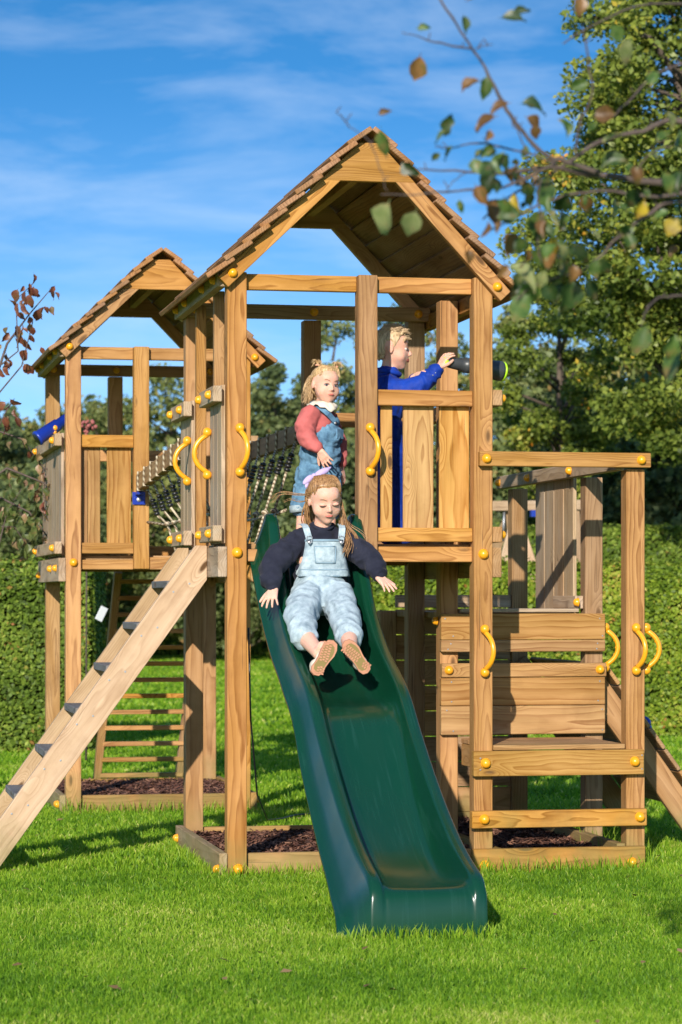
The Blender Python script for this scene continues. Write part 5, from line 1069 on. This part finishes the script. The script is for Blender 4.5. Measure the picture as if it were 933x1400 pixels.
hedge('clipped_hedge', G(480, 23.1), G(1100, 23.1), 1.0, 1.46, MH1, 6500, .042, 'waist high clipped hedge right of the towers with yellow green leaves')
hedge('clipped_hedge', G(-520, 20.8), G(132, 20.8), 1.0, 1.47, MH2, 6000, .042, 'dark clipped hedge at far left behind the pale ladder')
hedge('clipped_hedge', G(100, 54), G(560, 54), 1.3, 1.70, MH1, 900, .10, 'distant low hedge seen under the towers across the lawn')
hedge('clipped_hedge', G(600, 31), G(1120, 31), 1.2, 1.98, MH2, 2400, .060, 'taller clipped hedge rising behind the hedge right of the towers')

# ------------------------------------------------------------------ trees
MTRK = plain('tree_bark', (.10, .075, .055), rough=.95, var=.35, vscale=6, bump=(12, .8, .03))
def branch_mesh(segs):
    m = MB()
    for pts, r0, r1 in segs: m.tube(pts, [r0 + (r1 - r0) * i / (len(pts) - 1) for i in range(len(pts))], 7)
    return m
def tree(name, base, top, rx, crown_lo, mat, nleaf, ls, label, nclump=70, lean=(0, 0), clr=.34, group=None, tb=0.0, trunk_r=.12, shape=.6, cat='tree', ry=None):
    base = Vector(base); H_ = top; ry = ry or rx
    T = thing(name, label, cat, tuple(base), group=group)
    cz = (crown_lo + H_) / 2; rz_2 = (H_ - crown_lo) / 2
    cl = []
    while len(cl) < nclump:
        v = Vector((R.uniform(-1, 1), R.uniform(-1, 1), R.uniform(-1, 1)))
        if v.length > 1 or v.length < shape * R.random(): continue
        k = 1 - .25 * max(0, v.z)
        cl.append(Vector((v.x * rx * k + lean[0] * (v.z + 1) / 2, v.y * ry * k + lean[1] * (v.z + 1) / 2, cz + v.z * rz_2)))
    segs = [([base * 0 + Vector((0, 0, -.1)), Vector((lean[0] * .2, lean[1] * .2, H_ * .35)), Vector((lean[0] * .6, lean[1] * .6, H_ * .8))], trunk_r, trunk_r * .25)]
    for c in cl[::max(1, nclump // 26)]:
        a = Vector((lean[0] * .4, lean[1] * .4, max(crown_lo * .6, c.z - R.uniform(.3, .9) * rx * .8)))
        mid = (a + c) / 2 + Vector((R.uniform(-.1, .1), R.uniform(-.1, .1), R.uniform(0, .2))) * rx; segs.append(([a, mid, c], trunk_r * .28, trunk_r * .05))
    m = branch_mesh(segs); me_ = mesh_pf('trunk', m.V, m.F); me_.shade_smooth(); mobj('trunk', me_, MTRK, T, Matrix.Translation(base))
    per = nleaf // nclump; cs = []; tn = []; rc = clr * rx
    for c in cl:
        k = int(per * R.uniform(.5, 1.5)); sc = R.uniform(.6, 1.25) * rc; v = unit(k) * (NR.uniform(0, 1, k)[:, None] ** .45) * sc; v[:, 2] *= .7
        cs.append(np.array(c) + v); tn.append(np.full(k, R.gauss(.45 + tb, .10)) + NR.normal(0, .13, k))
    Cc = np.concatenate(cs); n = len(Cc); Nn_ = unit(n) * .8 + np.array((-.15, -.3, .6)); Nn_ /= np.linalg.norm(Nn_, axis=1)[:, None]
    V = quads(Cc, Nn_, ls * NR.uniform(.55, 1.3, n), .62); me_ = mesh_np('crown', V, np.arange(4 * n).reshape(-1, 4), np.repeat(np.clip(np.concatenate(tn), 0, 1), 4))
    mobj('crown', me_, mat, T, Matrix.Translation(base)); return T
MT1 = leafy('olive_tree_leaf', (.055, .08, .025), (.48, .38, .12), trans=.34, extra=[(.35, (.15, .19, .055)), (.7, (.30, .31, .09)), (.93, (.42, .21, .06))])
MT2 = leafy('dark_tree_leaf', (.045, .07, .025), (.36, .36, .13), trans=.34, extra=[(.4, (.12, .16, .055)), (.75, (.23, .26, .085)), (.95, (.34, .19, .07))])
MT3 = leafy('autumn_oak_leaf', (.035, .06, .008), (.72, .25, .03), trans=.36, rough=.42, extra=[(.3, (.13, .18, .03)), (.6, (.26, .31, .05)), (.82, (.44, .40, .06)), (.93, (.68, .40, .05))])
def T_(px, ytop, d, half, lo_y, mat, nl, ls, label, **k):
    z = 1.2 + (816 - ytop) / 3616 * d; lo = max(.3, 1.2 + (816 - lo_y) / 3616 * d)
    return tree(k.pop('name', 'broadleaf_tree'), G(px, d), z, half / 3616 * d, lo, mat, nl, ls, label, group='trees beyond the hedges', **k)
far = [(-420, 520, 44, 170, MT1, 'wide olive tree outside the left edge beyond the hedge'), (-230, 540, 52, 150, MT2, 'dark tree just outside the left edge beyond the hedge'), (-40, 545, 50, 110, MT2, 'dark broad tree at far left edge beyond the hedge'), (62, 560, 56, 80, MT1, 'low olive green tree behind the left post of the far tower'), (150, 520, 60, 95, MT1, 'olive green tree seen through the far tower'), (235, 498, 54, 85, MT1, 'bushy tree between far tower and near tower ladder'),
       (310, 505, 60, 80, MT2, 'dark tree behind the left corner post of near tower'), (378, 482, 52, 80, MT2, 'dark round tree behind the rope bridge handrail'), (455, 410, 58, 75, MT1, 'taller loose tree behind the standing toddler'), (535, 415, 62, 80, MT2, 'dark tree behind the boy with blond hair'),
       (610, 445, 54, 80, MT1, 'olive tree right behind the grey toy telescope'), (705, 415, 46, 85, MT1, 'mottled olive tree right of the near tower roof'), (790, 430, 52, 110, MT2, 'dark tree between low platform and the yellowing oak'), (880, 470, 44, 110, MT1, 'olive tree below the big yellowing oak'), (990, 440, 50, 130, MT2, 'dark tree at the right edge beyond the hedge'),
       (450, 600, 48, 110, MT2, 'low dark shrubby tree behind the slide top'), (200, 610, 50, 120, MT1, 'low shrubby tree under the rope bridge at left'), (640, 590, 47, 120, MT2, 'low shrubby tree behind near tower right post'), (830, 590, 43, 130, MT2, 'low shrubby tree above the taller hedge at right'), (905, 500, 36, 120, MT2, 'full green tree at mid height on the far right behind the low platform'), (880, 400, 39, 120, MT1, 'olive tree filling the gap under the large oak'), (760, 480, 37, 95, MT2, 'dark tree right behind the low platform top rail'), (40, 640, 46, 110, MT2, 'low shrubby tree above the dark left hedge'), (330, 640, 49, 120, MT2, 'low shrubby tree behind the side of near tower')]
for (px, yt, d, half, mat, lab) in far:
    T_(px, yt, d, half, 900 if yt > 560 else 860, mat, 16000, .125, lab, nclump=110, clr=.30, trunk_r=.12)
T_(975, -150, 29, 262, 660, MT3, 100000, .078, 'large oak with yellowing leaves rising past the top right corner', name='oak_tree', nclump=330, clr=.165, trunk_r=.2, shape=.5)
T_(765, 330, 33, 90, 720, MT3, 18000, .075, 'smaller yellowing tree between near tower roof and the large oak', name='oak_tree', nclump=60, clr=.3, trunk_r=.1, tb=-.05)
# far wood that closes the view behind the trees
n = 120000; u = NR.uniform(-1700, 2400, n); dd = NR.uniform(66, 78, n); hh = NR.uniform(0, 1, n) ** .8
zt = 4.6 + 1.2 * np.sin(u * .021) + .8 * np.sin(u * .05 + 1) + .5 * np.sin(u * .11)
Cn = np.stack([CP.x + CF.x * dd + CR.x * (u - 466.5) / 3616 * dd, CP.y + CF.y * dd + CR.y * (u - 466.5) / 3616 * dd, hh * zt], 1); Nn = unit(n) * .8 + np.array((-.15, -.3, .6)); Nn /= np.linalg.norm(Nn, axis=1)[:, None]
wo = mobj('far_wood', mesh_np('far_wood', quads(Cn, Nn, NR.uniform(.2, .45, n)), np.arange(4 * n).reshape(-1, 4), np.repeat(np.clip(NR.normal(.35, .15, n), 0, 1), 4)), MT2); wo['kind'] = 'stuff'; wo['label'] = 'continuous belt of dark woodland behind all the trees'; wo['category'] = 'wood'

# ------------------------------------------------------------------ near foliage: single leaves
def leaf_mesh(k):
    """pointed leaf along +X with midrib fold and droop, unit length"""
    prof = [(0, .008), (.14, .012), (.22, .13), (.36, .24), (.5, .29), (.64, .27), (.78, .18), (.9, .08), (1.0, 0)]; V = []; F = []; rr_ = random.Random(k)
    fold_ = rr_.uniform(.2, 1.1); cv = rr_.uniform(.0, .55); tw = rr_.uniform(-.5, .5); wd_ = rr_.uniform(.8, 1.25)
    for x, w_ in prof:
        z = -cv * x * x; ws = w_ * wd_ * (1 + rr_.uniform(-.12, .12))
        sc_ = rr_.uniform(-.10, .10) + .10 * math.sin(x * 7 + k)
        for s in (-1, -.5, 0, .5, 1): V.append((x, s * ws + sc_ * x * .5, z + abs(s) * w_ * fold_ + s * tw * .35 * x + rr_.uniform(-.02, .02)))
    for i in range(len(prof) - 1):
        for j in range(4): F.append((i * 5 + j, (i + 1) * 5 + j, (i + 1) * 5 + j + 1, i * 5 + j + 1))
    me = mesh_pf('leaf', V, F); me.shade_smooth(); return me
def leaf_mat(name, c1, c2, spot, trans=.4):
    m, t, b = new_mat(name); L = t.links.new; tcn = nd(t, 'ShaderNodeTexCoord'); oi = nd(t, 'ShaderNodeObjectInfo')
    ad = nd(t, 'ShaderNodeVectorMath', operation='ADD'); L(tcn.outputs['Object'], ad.inputs[0]); L(oi.outputs['Location'], ad.inputs[1])
    n = nd(t, 'ShaderNodeTexNoise'); n.inputs['Scale'].default_value = 2.6; n.inputs['Detail'].default_value = 5; L(ad.outputs[0], n.inputs['Vector'])
    rp = nd(t, 'ShaderNodeValToRGB'); L(n.outputs[0], rp.inputs[0]); e = rp.color_ramp.elements; e[0].position = .34; e[0].color = (*c1, 1); e[1].position = .72; e[1].color = (*spot, 1); x = e.new(.55); x.color = (*c2, 1)
    hs = nd(t, 'ShaderNodeHueSaturation'); L(rp.outputs[0], hs.inputs['Color']); mr = nd(t, 'ShaderNodeMapRange'); L(oi.outputs['Random'], mr.inputs[0]); mr.inputs[3].default_value = .7; mr.inputs[4].default_value = 1.3; L(mr.outputs[0], hs.inputs['Value'])
    L(hs.outputs[0], b.inputs['Base Color']); b.inputs['Roughness'].default_value = .42
    tr = nd(t, 'ShaderNodeBsdfTranslucent'); L(hs.outputs[0], tr.inputs['Color']); mx_ = nd(t, 'ShaderNodeMixShader'); mx_.inputs[0].default_value = trans
    L(b.outputs[0], mx_.inputs[1]); L(tr.outputs[0], mx_.inputs[2]); L(mx_.outputs[0], t.nodes['Material Output'].inputs['Surface']); return m
LM = {'g': leaf_mat('apple_leaf_green', (.045, .10, .02), (.10, .16, .035), (.22, .15, .05)), 'b': leaf_mat('apple_leaf_brown', (.17, .085, .03), (.24, .12, .04), (.10, .10, .03)),
      'y': leaf_mat('apple_leaf_yellow', (.60, .42, .03), (.50, .36, .04), (.34, .20, .04)), 'p': leaf_mat('apple_leaf_pale', (.20, .24, .08), (.28, .30, .12), (.36, .26, .12)), 'd': leaf_mat('apple_leaf_dark', (.018, .045, .012), (.04, .075, .02), (.10, .07, .03))}
LV = {}
for kk, mm in LM.items():
    LV[kk] = []
    for q in range(6):
        me = leaf_mesh(hash_ := (ord(kk) * 7 + q)); me.materials.append(mm); LV[kk].append(me)
def put_leaf(T, pos, size, ang, kind, tilt=None):
    """ang: image-plane direction of the tip in degrees (0 right, 90 up)"""
    a = rad(ang); dirv = (CR * math.cos(a) + Vector((0, 0, 1)) * math.sin(a) + CF * R.uniform(-.45, .45)).normalized()
    nv = (-CF + Vector((0, 0, .5)) + Vector((R.uniform(-1, 1), R.uniform(-1, 1), R.uniform(-1, 1))) * .75); nv = (nv - dirv * nv.dot(dirv)).normalized(); y = nv.cross(dirv)
    M = Matrix((dirv, y, nv)).transposed().to_4x4(); M.translation = pos
    return mobj('leaf', R.choice(LV[kind]), None, T, M @ Matrix.Scale(size, 4))
TAp = thing('apple_tree', 'apple tree whose thin branches with spotted leaves hang in at top right', 'apple tree', tuple(G(1130, 5.3)))
MTW = plain('twig_bark', (.085, .06, .05), rough=.8, var=.3, vscale=40)
def limb(pts, d0, d1, r0, r1, name='branch'):
    P = [GP(x, y, d0 + (d1 - d0) * i / (len(pts) - 1)) for i, (x, y) in enumerate(pts)]; Q = []
    for i in range(len(P) - 1):
        a, b, c, d = P[max(i - 1, 0)], P[i], P[i + 1], P[min(i + 2, len(P) - 1)]
        for q in range(4):
            t = q / 4; v = .5 * ((2 * b) + (c - a) * t + (2 * a - 5 * b + 4 * c - d) * t * t + (3 * b - a - 3 * c + d) * t ** 3); Q.append(v + Vector((R.uniform(-1, 1), R.uniform(-1, 1), R.uniform(-1, 1))) * .0022)
    Q.append(P[-1]); n = len(Q); MB().tube(Q, [(r0 + (r1 - r0) * i / (n - 1)) * (.72 if name == 'branch' else 1) * R.uniform(.85, 1.2) for i in range(n)], 7).build(name, MTW, TAp, True)
    return Q
limb([(1130, 1600), (1125, 1100), (1100, 700), (1060, 480), (1020, 330)], 5.3, 5.2, .05, .028, 'trunk')
L1 = [([(1020, 330), (960, 262), (870, 247), (800, 237), (748, 228), (700, 236), (640, 235), (572, 231)], 5.2, 5.0, .011, .0022), ([(1030, 250), (933, 166), (880, 180), (830, 190), (788, 214), (740, 246), (700, 268), (660, 300)], 5.2, 5.1, .009, .002),
      ([(820, 236), (775, 222), (740, 208), (706, 168), (682, 130), (655, 80), (625, 35), (600, -5)], 5.1, 5.0, .007, .0026), ([(760, 222), (700, 252), (640, 260), (580, 265), (521, 266)], 5.05, 4.95, .0045, .0016),
      ([(1020, 310), (933, 275), (890, 290), (850, 320), (800, 368), (745, 384), (705, 410)], 5.2, 5.0, .007, .002), ([(960, 262), (900, 268), (820, 262), (750, 275), (700, 300), (660, 318)], 5.15, 5.05, .006, .0018), ([(760, 222), (700, 205), (655, 196), (612, 202), (596, 200)], 5.08, 5.0, .0035, .0014),
      ([(645, 66), (610, 60), (580, 52), (550, 44)], 5.0, 4.95, .003, .0012), ([(788, 214), (792, 170), (810, 130), (800, 60), (792, -5)], 5.1, 5.0, .004, .002), ([(1000, 400), (933, 404), (900, 408), (884, 425), (876, 445)], 5.2, 5.0, .005, .0016), ([(478, 174), (466, 158), (461, 153)], 4.95, 4.93, .0018, .0012), ([(530, 262), (520, 230), (505, 195), (478, 174)], 4.95, 4.95, .0014, .0014),
      ([(960, 80), (900, 100), (860, 140), (830, 165)], 5.4, 5.2, .005, .0018), ([(1000, 30), (930, 5), (850, 15), (770, 60)], 5.6, 5.3, .006, .0018), ([(740, 246), (735, 275), (742, 300), (736, 330), (740, 360)], 5.05, 5.0, .003, .0013), ([(700, 168), (712, 190), (722, 215), (735, 236)], 5.03, 5.05, .002, .0014), ([(673, 60), (660, 62), (650, 68)], 4.98, 4.99, .0012, .0014), ([(640, 235), (625, 245), (610, 262)], 5.0, 4.97, .0016, .001), ([(870, 247), (880, 220), (900, 205), (920, 200)], 5.15, 5.1, .003, .0015)]
for pts, d0, d1, r0, r1 in L1:
    Q = limb(pts, d0, d1, r0, r1)
    for q in range(2, len(Q) - 1, 5):
        e = Q[q] + Vector((R.uniform(-.012, .012), R.uniform(-.01, .01), R.uniform(.004, .016))); MB().tube([Q[q], e], [.0013, .0009], 5).build('spur', MTW, TAp, True)
leaves = [(576, 72, 46, -105, 'b'), (568, 40, 24, 10, 'g'), (636, 2, 32, 20, 'b'), (634, 18, 34, -85, 'g'), (680, 24, 44, -10, 'd'), (700, 22, 26, 20, 'd'), (660, 108, 36, -150, 'b'), (666, 100, 38, -95, 'g'), (700, 140, 34, 195, 'b'), (708, 142, 42, -5, 'd'), (682, 158, 42, 200, 'b'), (606, 186, 34, 70, 'd'), (515, 158, 24, 20, 'b'), (520, 172, 48, -80, 'g'), (548, 218, 34, -50, 'd'), (682, 204, 34, 200, 'g'), (690, 205, 36, -110, 'g'),
          (697, 222, 18, 0, 'y'), (845, 155, 42, 185, 'b'), (862, 50, 40, -110, 'p'), (534, 272, 50, -115, 'p'), (570, 284, 44, -110, 'p'), (648, 250, 38, -60, 'b'), (628, 270, 26, -80, 'g'), (676, 236, 34, -120, 'd'), (690, 268, 54, -110, 'b'), (702, 262, 34, -80, 'y'), (748, 282, 58, -110, 'g'), (756, 240, 48, -120, 'g'), (882, 270, 34, -110, 'y'), (862, 218, 44, 190, 'g'), (920, 288, 36, 200, 'g'), (690, 360, 64, -30, 'p'), (722, 340, 54, -30, 'g'),
          (762, 318, 48, -95, 'y'), (770, 330, 56, -120, 'b'), (735, 370, 60, -140, 'd'), (784, 376, 58, -100, 'd'), (800, 380, 40, -60, 'd'), (728, 398, 52, -125, 'g'), (926, 270, 34, -90, 'g'), (930, 292, 38, -120, 'y'), (795, -8, 36, -95, 'b'), (930, 172, 36, -100, 'g'), (886, 440, 58, -110, 'g'), (926, 450, 50, -110, 'g'), (935, 470, 70, -115, 'g'), (736, 300, 44, -60, 'g'), (752, 262, 34, -100, 'g'), (716, 290, 44, 190, 'g'), (668, 300, 30, -100, 'b'), (650, 218, 20, 60, 'g'),
          (808, 110, 36, 200, 'g'), (824, 200, 30, 60, 'p'), (776, 190, 30, 100, 'g'), (905, 232, 40, -60, 'g'), (842, 268, 36, -100, 'g'), (800, 262, 34, -80, 'b'), (818, 350, 36, -100, 'g'), (856, 316, 36, -70, 'g'), (760, 350, 44, -70, 'g'), (712, 318, 38, -130, 'b'), (780, 260, 40, -120, 'd'), (910, 150, 34, -60, 'p'), (895, 195, 32, 40, 'g'), (742, 384, 40, -60, 'd'), (770, 386, 34, -110, 'd'), (835, 30, 38, -60, 'g'), (900, 95, 34, -120, 'g'), (930, 230, 40, -100, 'd'), (878, 255, 38, -130, 'd'), (706, 238, 24, -60, 'b'), (664, 195, 22, 70, 'b'), (720, 196, 24, -100, 'g')]
for _ in range(46):
    t_ = R.random(); leaves.append((640 + 250 * t_ + R.gauss(0, 25), 215 + 90 * t_ + R.gauss(0, 55), R.uniform(18, 34), R.uniform(-150, -30), R.choice('ggddbpggd')))
for _ in range(14): leaves.append((R.uniform(690, 800), R.uniform(300, 400), R.uniform(26, 44), R.uniform(-150, -40), R.choice('ggdbpd')))
for (x, y, s, a, k) in leaves:
    d = R.uniform(4.93, 5.12); p = GP(x, y, d); put_leaf(TAp, p, s / 723 * R.uniform(.85, 1.0), a, k)
# small red leaved tree at the left edge
LM2 = [leaf_mat('dogwood_leaf_red', (.16, .045, .03), (.22, .08, .04), (.10, .10, .03)), leaf_mat('dogwood_leaf_green', (.07, .11, .025), (.14, .17, .05), (.26, .14, .07)), leaf_mat('dogwood_leaf_pink', (.36, .20, .13), (.26, .20, .09), (.16, .07, .04))]
TD = thing('dogwood_tree', 'small tree with drooping dark red and green leaves at left edge', 'small tree', tuple(G(-70, 15.5)))
DL = []
for q in range(6):
    me = leaf_mesh(300 + q); me.materials.append(LM2[q % 3]); DL.append(me)
def dlimb(pts, r0, r1, lf, kinds):
    P = [GP(x, y, 15.5 + R.uniform(-.15, .15)) for x, y in pts]; m = MB().tube(P, [r0 + (r1 - r0) * i / (len(P) - 1) for i in range(len(P))], 6); m.build('branch', MTW, TD, True)
    for i in range(lf):
        t = R.random() ** .7 * (len(P) - 1); j = min(int(t), len(P) - 2); p = P[j].lerp(P[j + 1], t - j) + Vector((R.gauss(0, .035), R.gauss(0, .06), R.gauss(0, .03)))
        a = rad(-90 + R.gauss(0, 28)); dirv = (CR * math.cos(a) + Vector((0, 0, math.sin(a))) + CF * R.uniform(-.3, .3)).normalized(); nv = (-CF + Vector((R.uniform(-1, 1), R.uniform(-1, 1), R.uniform(-.4, 1)))); nv = (nv - dirv * nv.dot(dirv)).normalized()
        M = Matrix((dirv, nv.cross(dirv), nv)).transposed().to_4x4(); M.translation = p; mobj('leaf', DL[R.choice(kinds)], None, TD, M @ Matrix.Scale(R.uniform(.05, .085), 4))
dlimb([(-70, 1200), (-72, 900), (-60, 700), (-40, 600)], .035, .02, 0, [0])
dlimb([(-60, 720), (-20, 560), (10, 470), (40, 430), (70, 395)], .012, .002, 22, [0, 0, 3, 2]); dlimb([(-10, 540), (0, 500), (25, 480), (22, 410), (48, 385)], .006, .002, 20, [0, 3])
dlimb([(-20, 560), (30, 500), (45, 440), (38, 428)], .005, .002, 8, [0, 3]); dlimb([(-60, 700), (-20, 620), (10, 560), (20, 545)], .008, .002, 16, [0, 3, 2]); dlimb([(-50, 640), (0, 590), (30, 600), (60, 640), (62, 690)], .009, .002, 34, [0, 1, 2, 5, 4]); dlimb([(-50, 680), (10, 640), (60, 660), (100, 690), (118, 730)], .009, .002, 42, [1, 2, 4, 5])
dlimb([(-60, 700), (0, 680), (40, 700), (70, 740), (80, 760)], .009, .002, 40, [1, 2, 5, 4]); dlimb([(-60, 760), (-10, 720), (20, 720), (40, 750)], .008, .002, 26, [1, 2, 4]); dlimb([(60, 640), (100, 650), (120, 672), (124, 700)], .004, .002, 18, [5, 4, 2]); dlimb([(-30, 800), (0, 740), (10, 700), (30, 668)], .006, .002, 14, [1, 4])
# red seed heads seen over the panel of the far tower
TSed = thing('sedum_plant', 'cluster of pinkish red flower heads seen above front panel of far tower', 'plant', tuple(G(118, 19.2)))
m = MB(); m.tube([G(118, 19.2, 0), GP(119, 600, 19.2)], [.008, .004], 6).build('stem', MTW, TSed, True)
MSED = plain('seed_head_red', (.30, .09, .08), rough=.8, var=.4, vscale=60); m = MB()
for i in range(26): a = R.uniform(0, 2 * PI); m.ball(GP(119 + R.gauss(0, 6), 582 + R.gauss(0, 5), 19.2 + R.uniform(-.05, .05)), R.uniform(.010, .018), 7, 5)
m.build('flower_head', MSED, TSed, True)

# swing frame far behind the low platform
TW = thing('swing_frame', 'pale wooden swing frame standing beyond the hedge behind low platform', 'swing frame', tuple(G(730, 24.4)))
dS = 24.6
def gp(x, y, d=dS): return GP(x, y, d)
bar('cross_beam', TW, gp(655, 692), gp(812, 690), .09, .09, MGR, up=(0, 0, 1))
for (xa, ya, xb, yb) in ((703, 690, 668, 775), (710, 690, 655, 900), (700, 690, 770, 900), (785, 690, 800, 900)):
    bar('leg', TW, gp(xa, ya), gp(xb, yb, dS + (.5 if xa in (703, 785) else -.3)), .09, .07, MPALE, up=tuple(-CF))
MB().tube([gp(690, 694), gp(688, 740)], .012, 6).build('chain', MSTEEL, TW, True)
MB().box(-.03, .03, -.03, .03, -.03, .03, Matrix.Translation(gp(730, 702, dS - .1))).build('bracket', MBLU, TW)
# pale tag on the hedge and slack cable on the lawn
tgo = MB().box(-.032, .032, -.003, .003, -.055, .055, Matrix.Translation(GP(139, 839, 20.0)) @ Matrix.Rotation(.45, 4, 'Y') @ Matrix.Rotation(.5, 4, 'Z')).build('paper_tag', plain('white_card', (.75, .76, .78), rough=.6), None); tag(tgo, 'small white card hanging at the end of the dark left hedge', 'card')
P_ = [G(340, 12.9, 1.05), G(343, 12.95, .6), G(352, 13.1, .22), G(366, 13.4, .07), G(385, 13.9, .035), G(405, 14.2, .03), G(430, 14.3, .03)]
cb_ = MB().tube(P_, .0045, 6).build('cable', MBLK, None, True); tag(cb_, 'thin black cable hanging behind near tower post onto the lawn', 'cable')
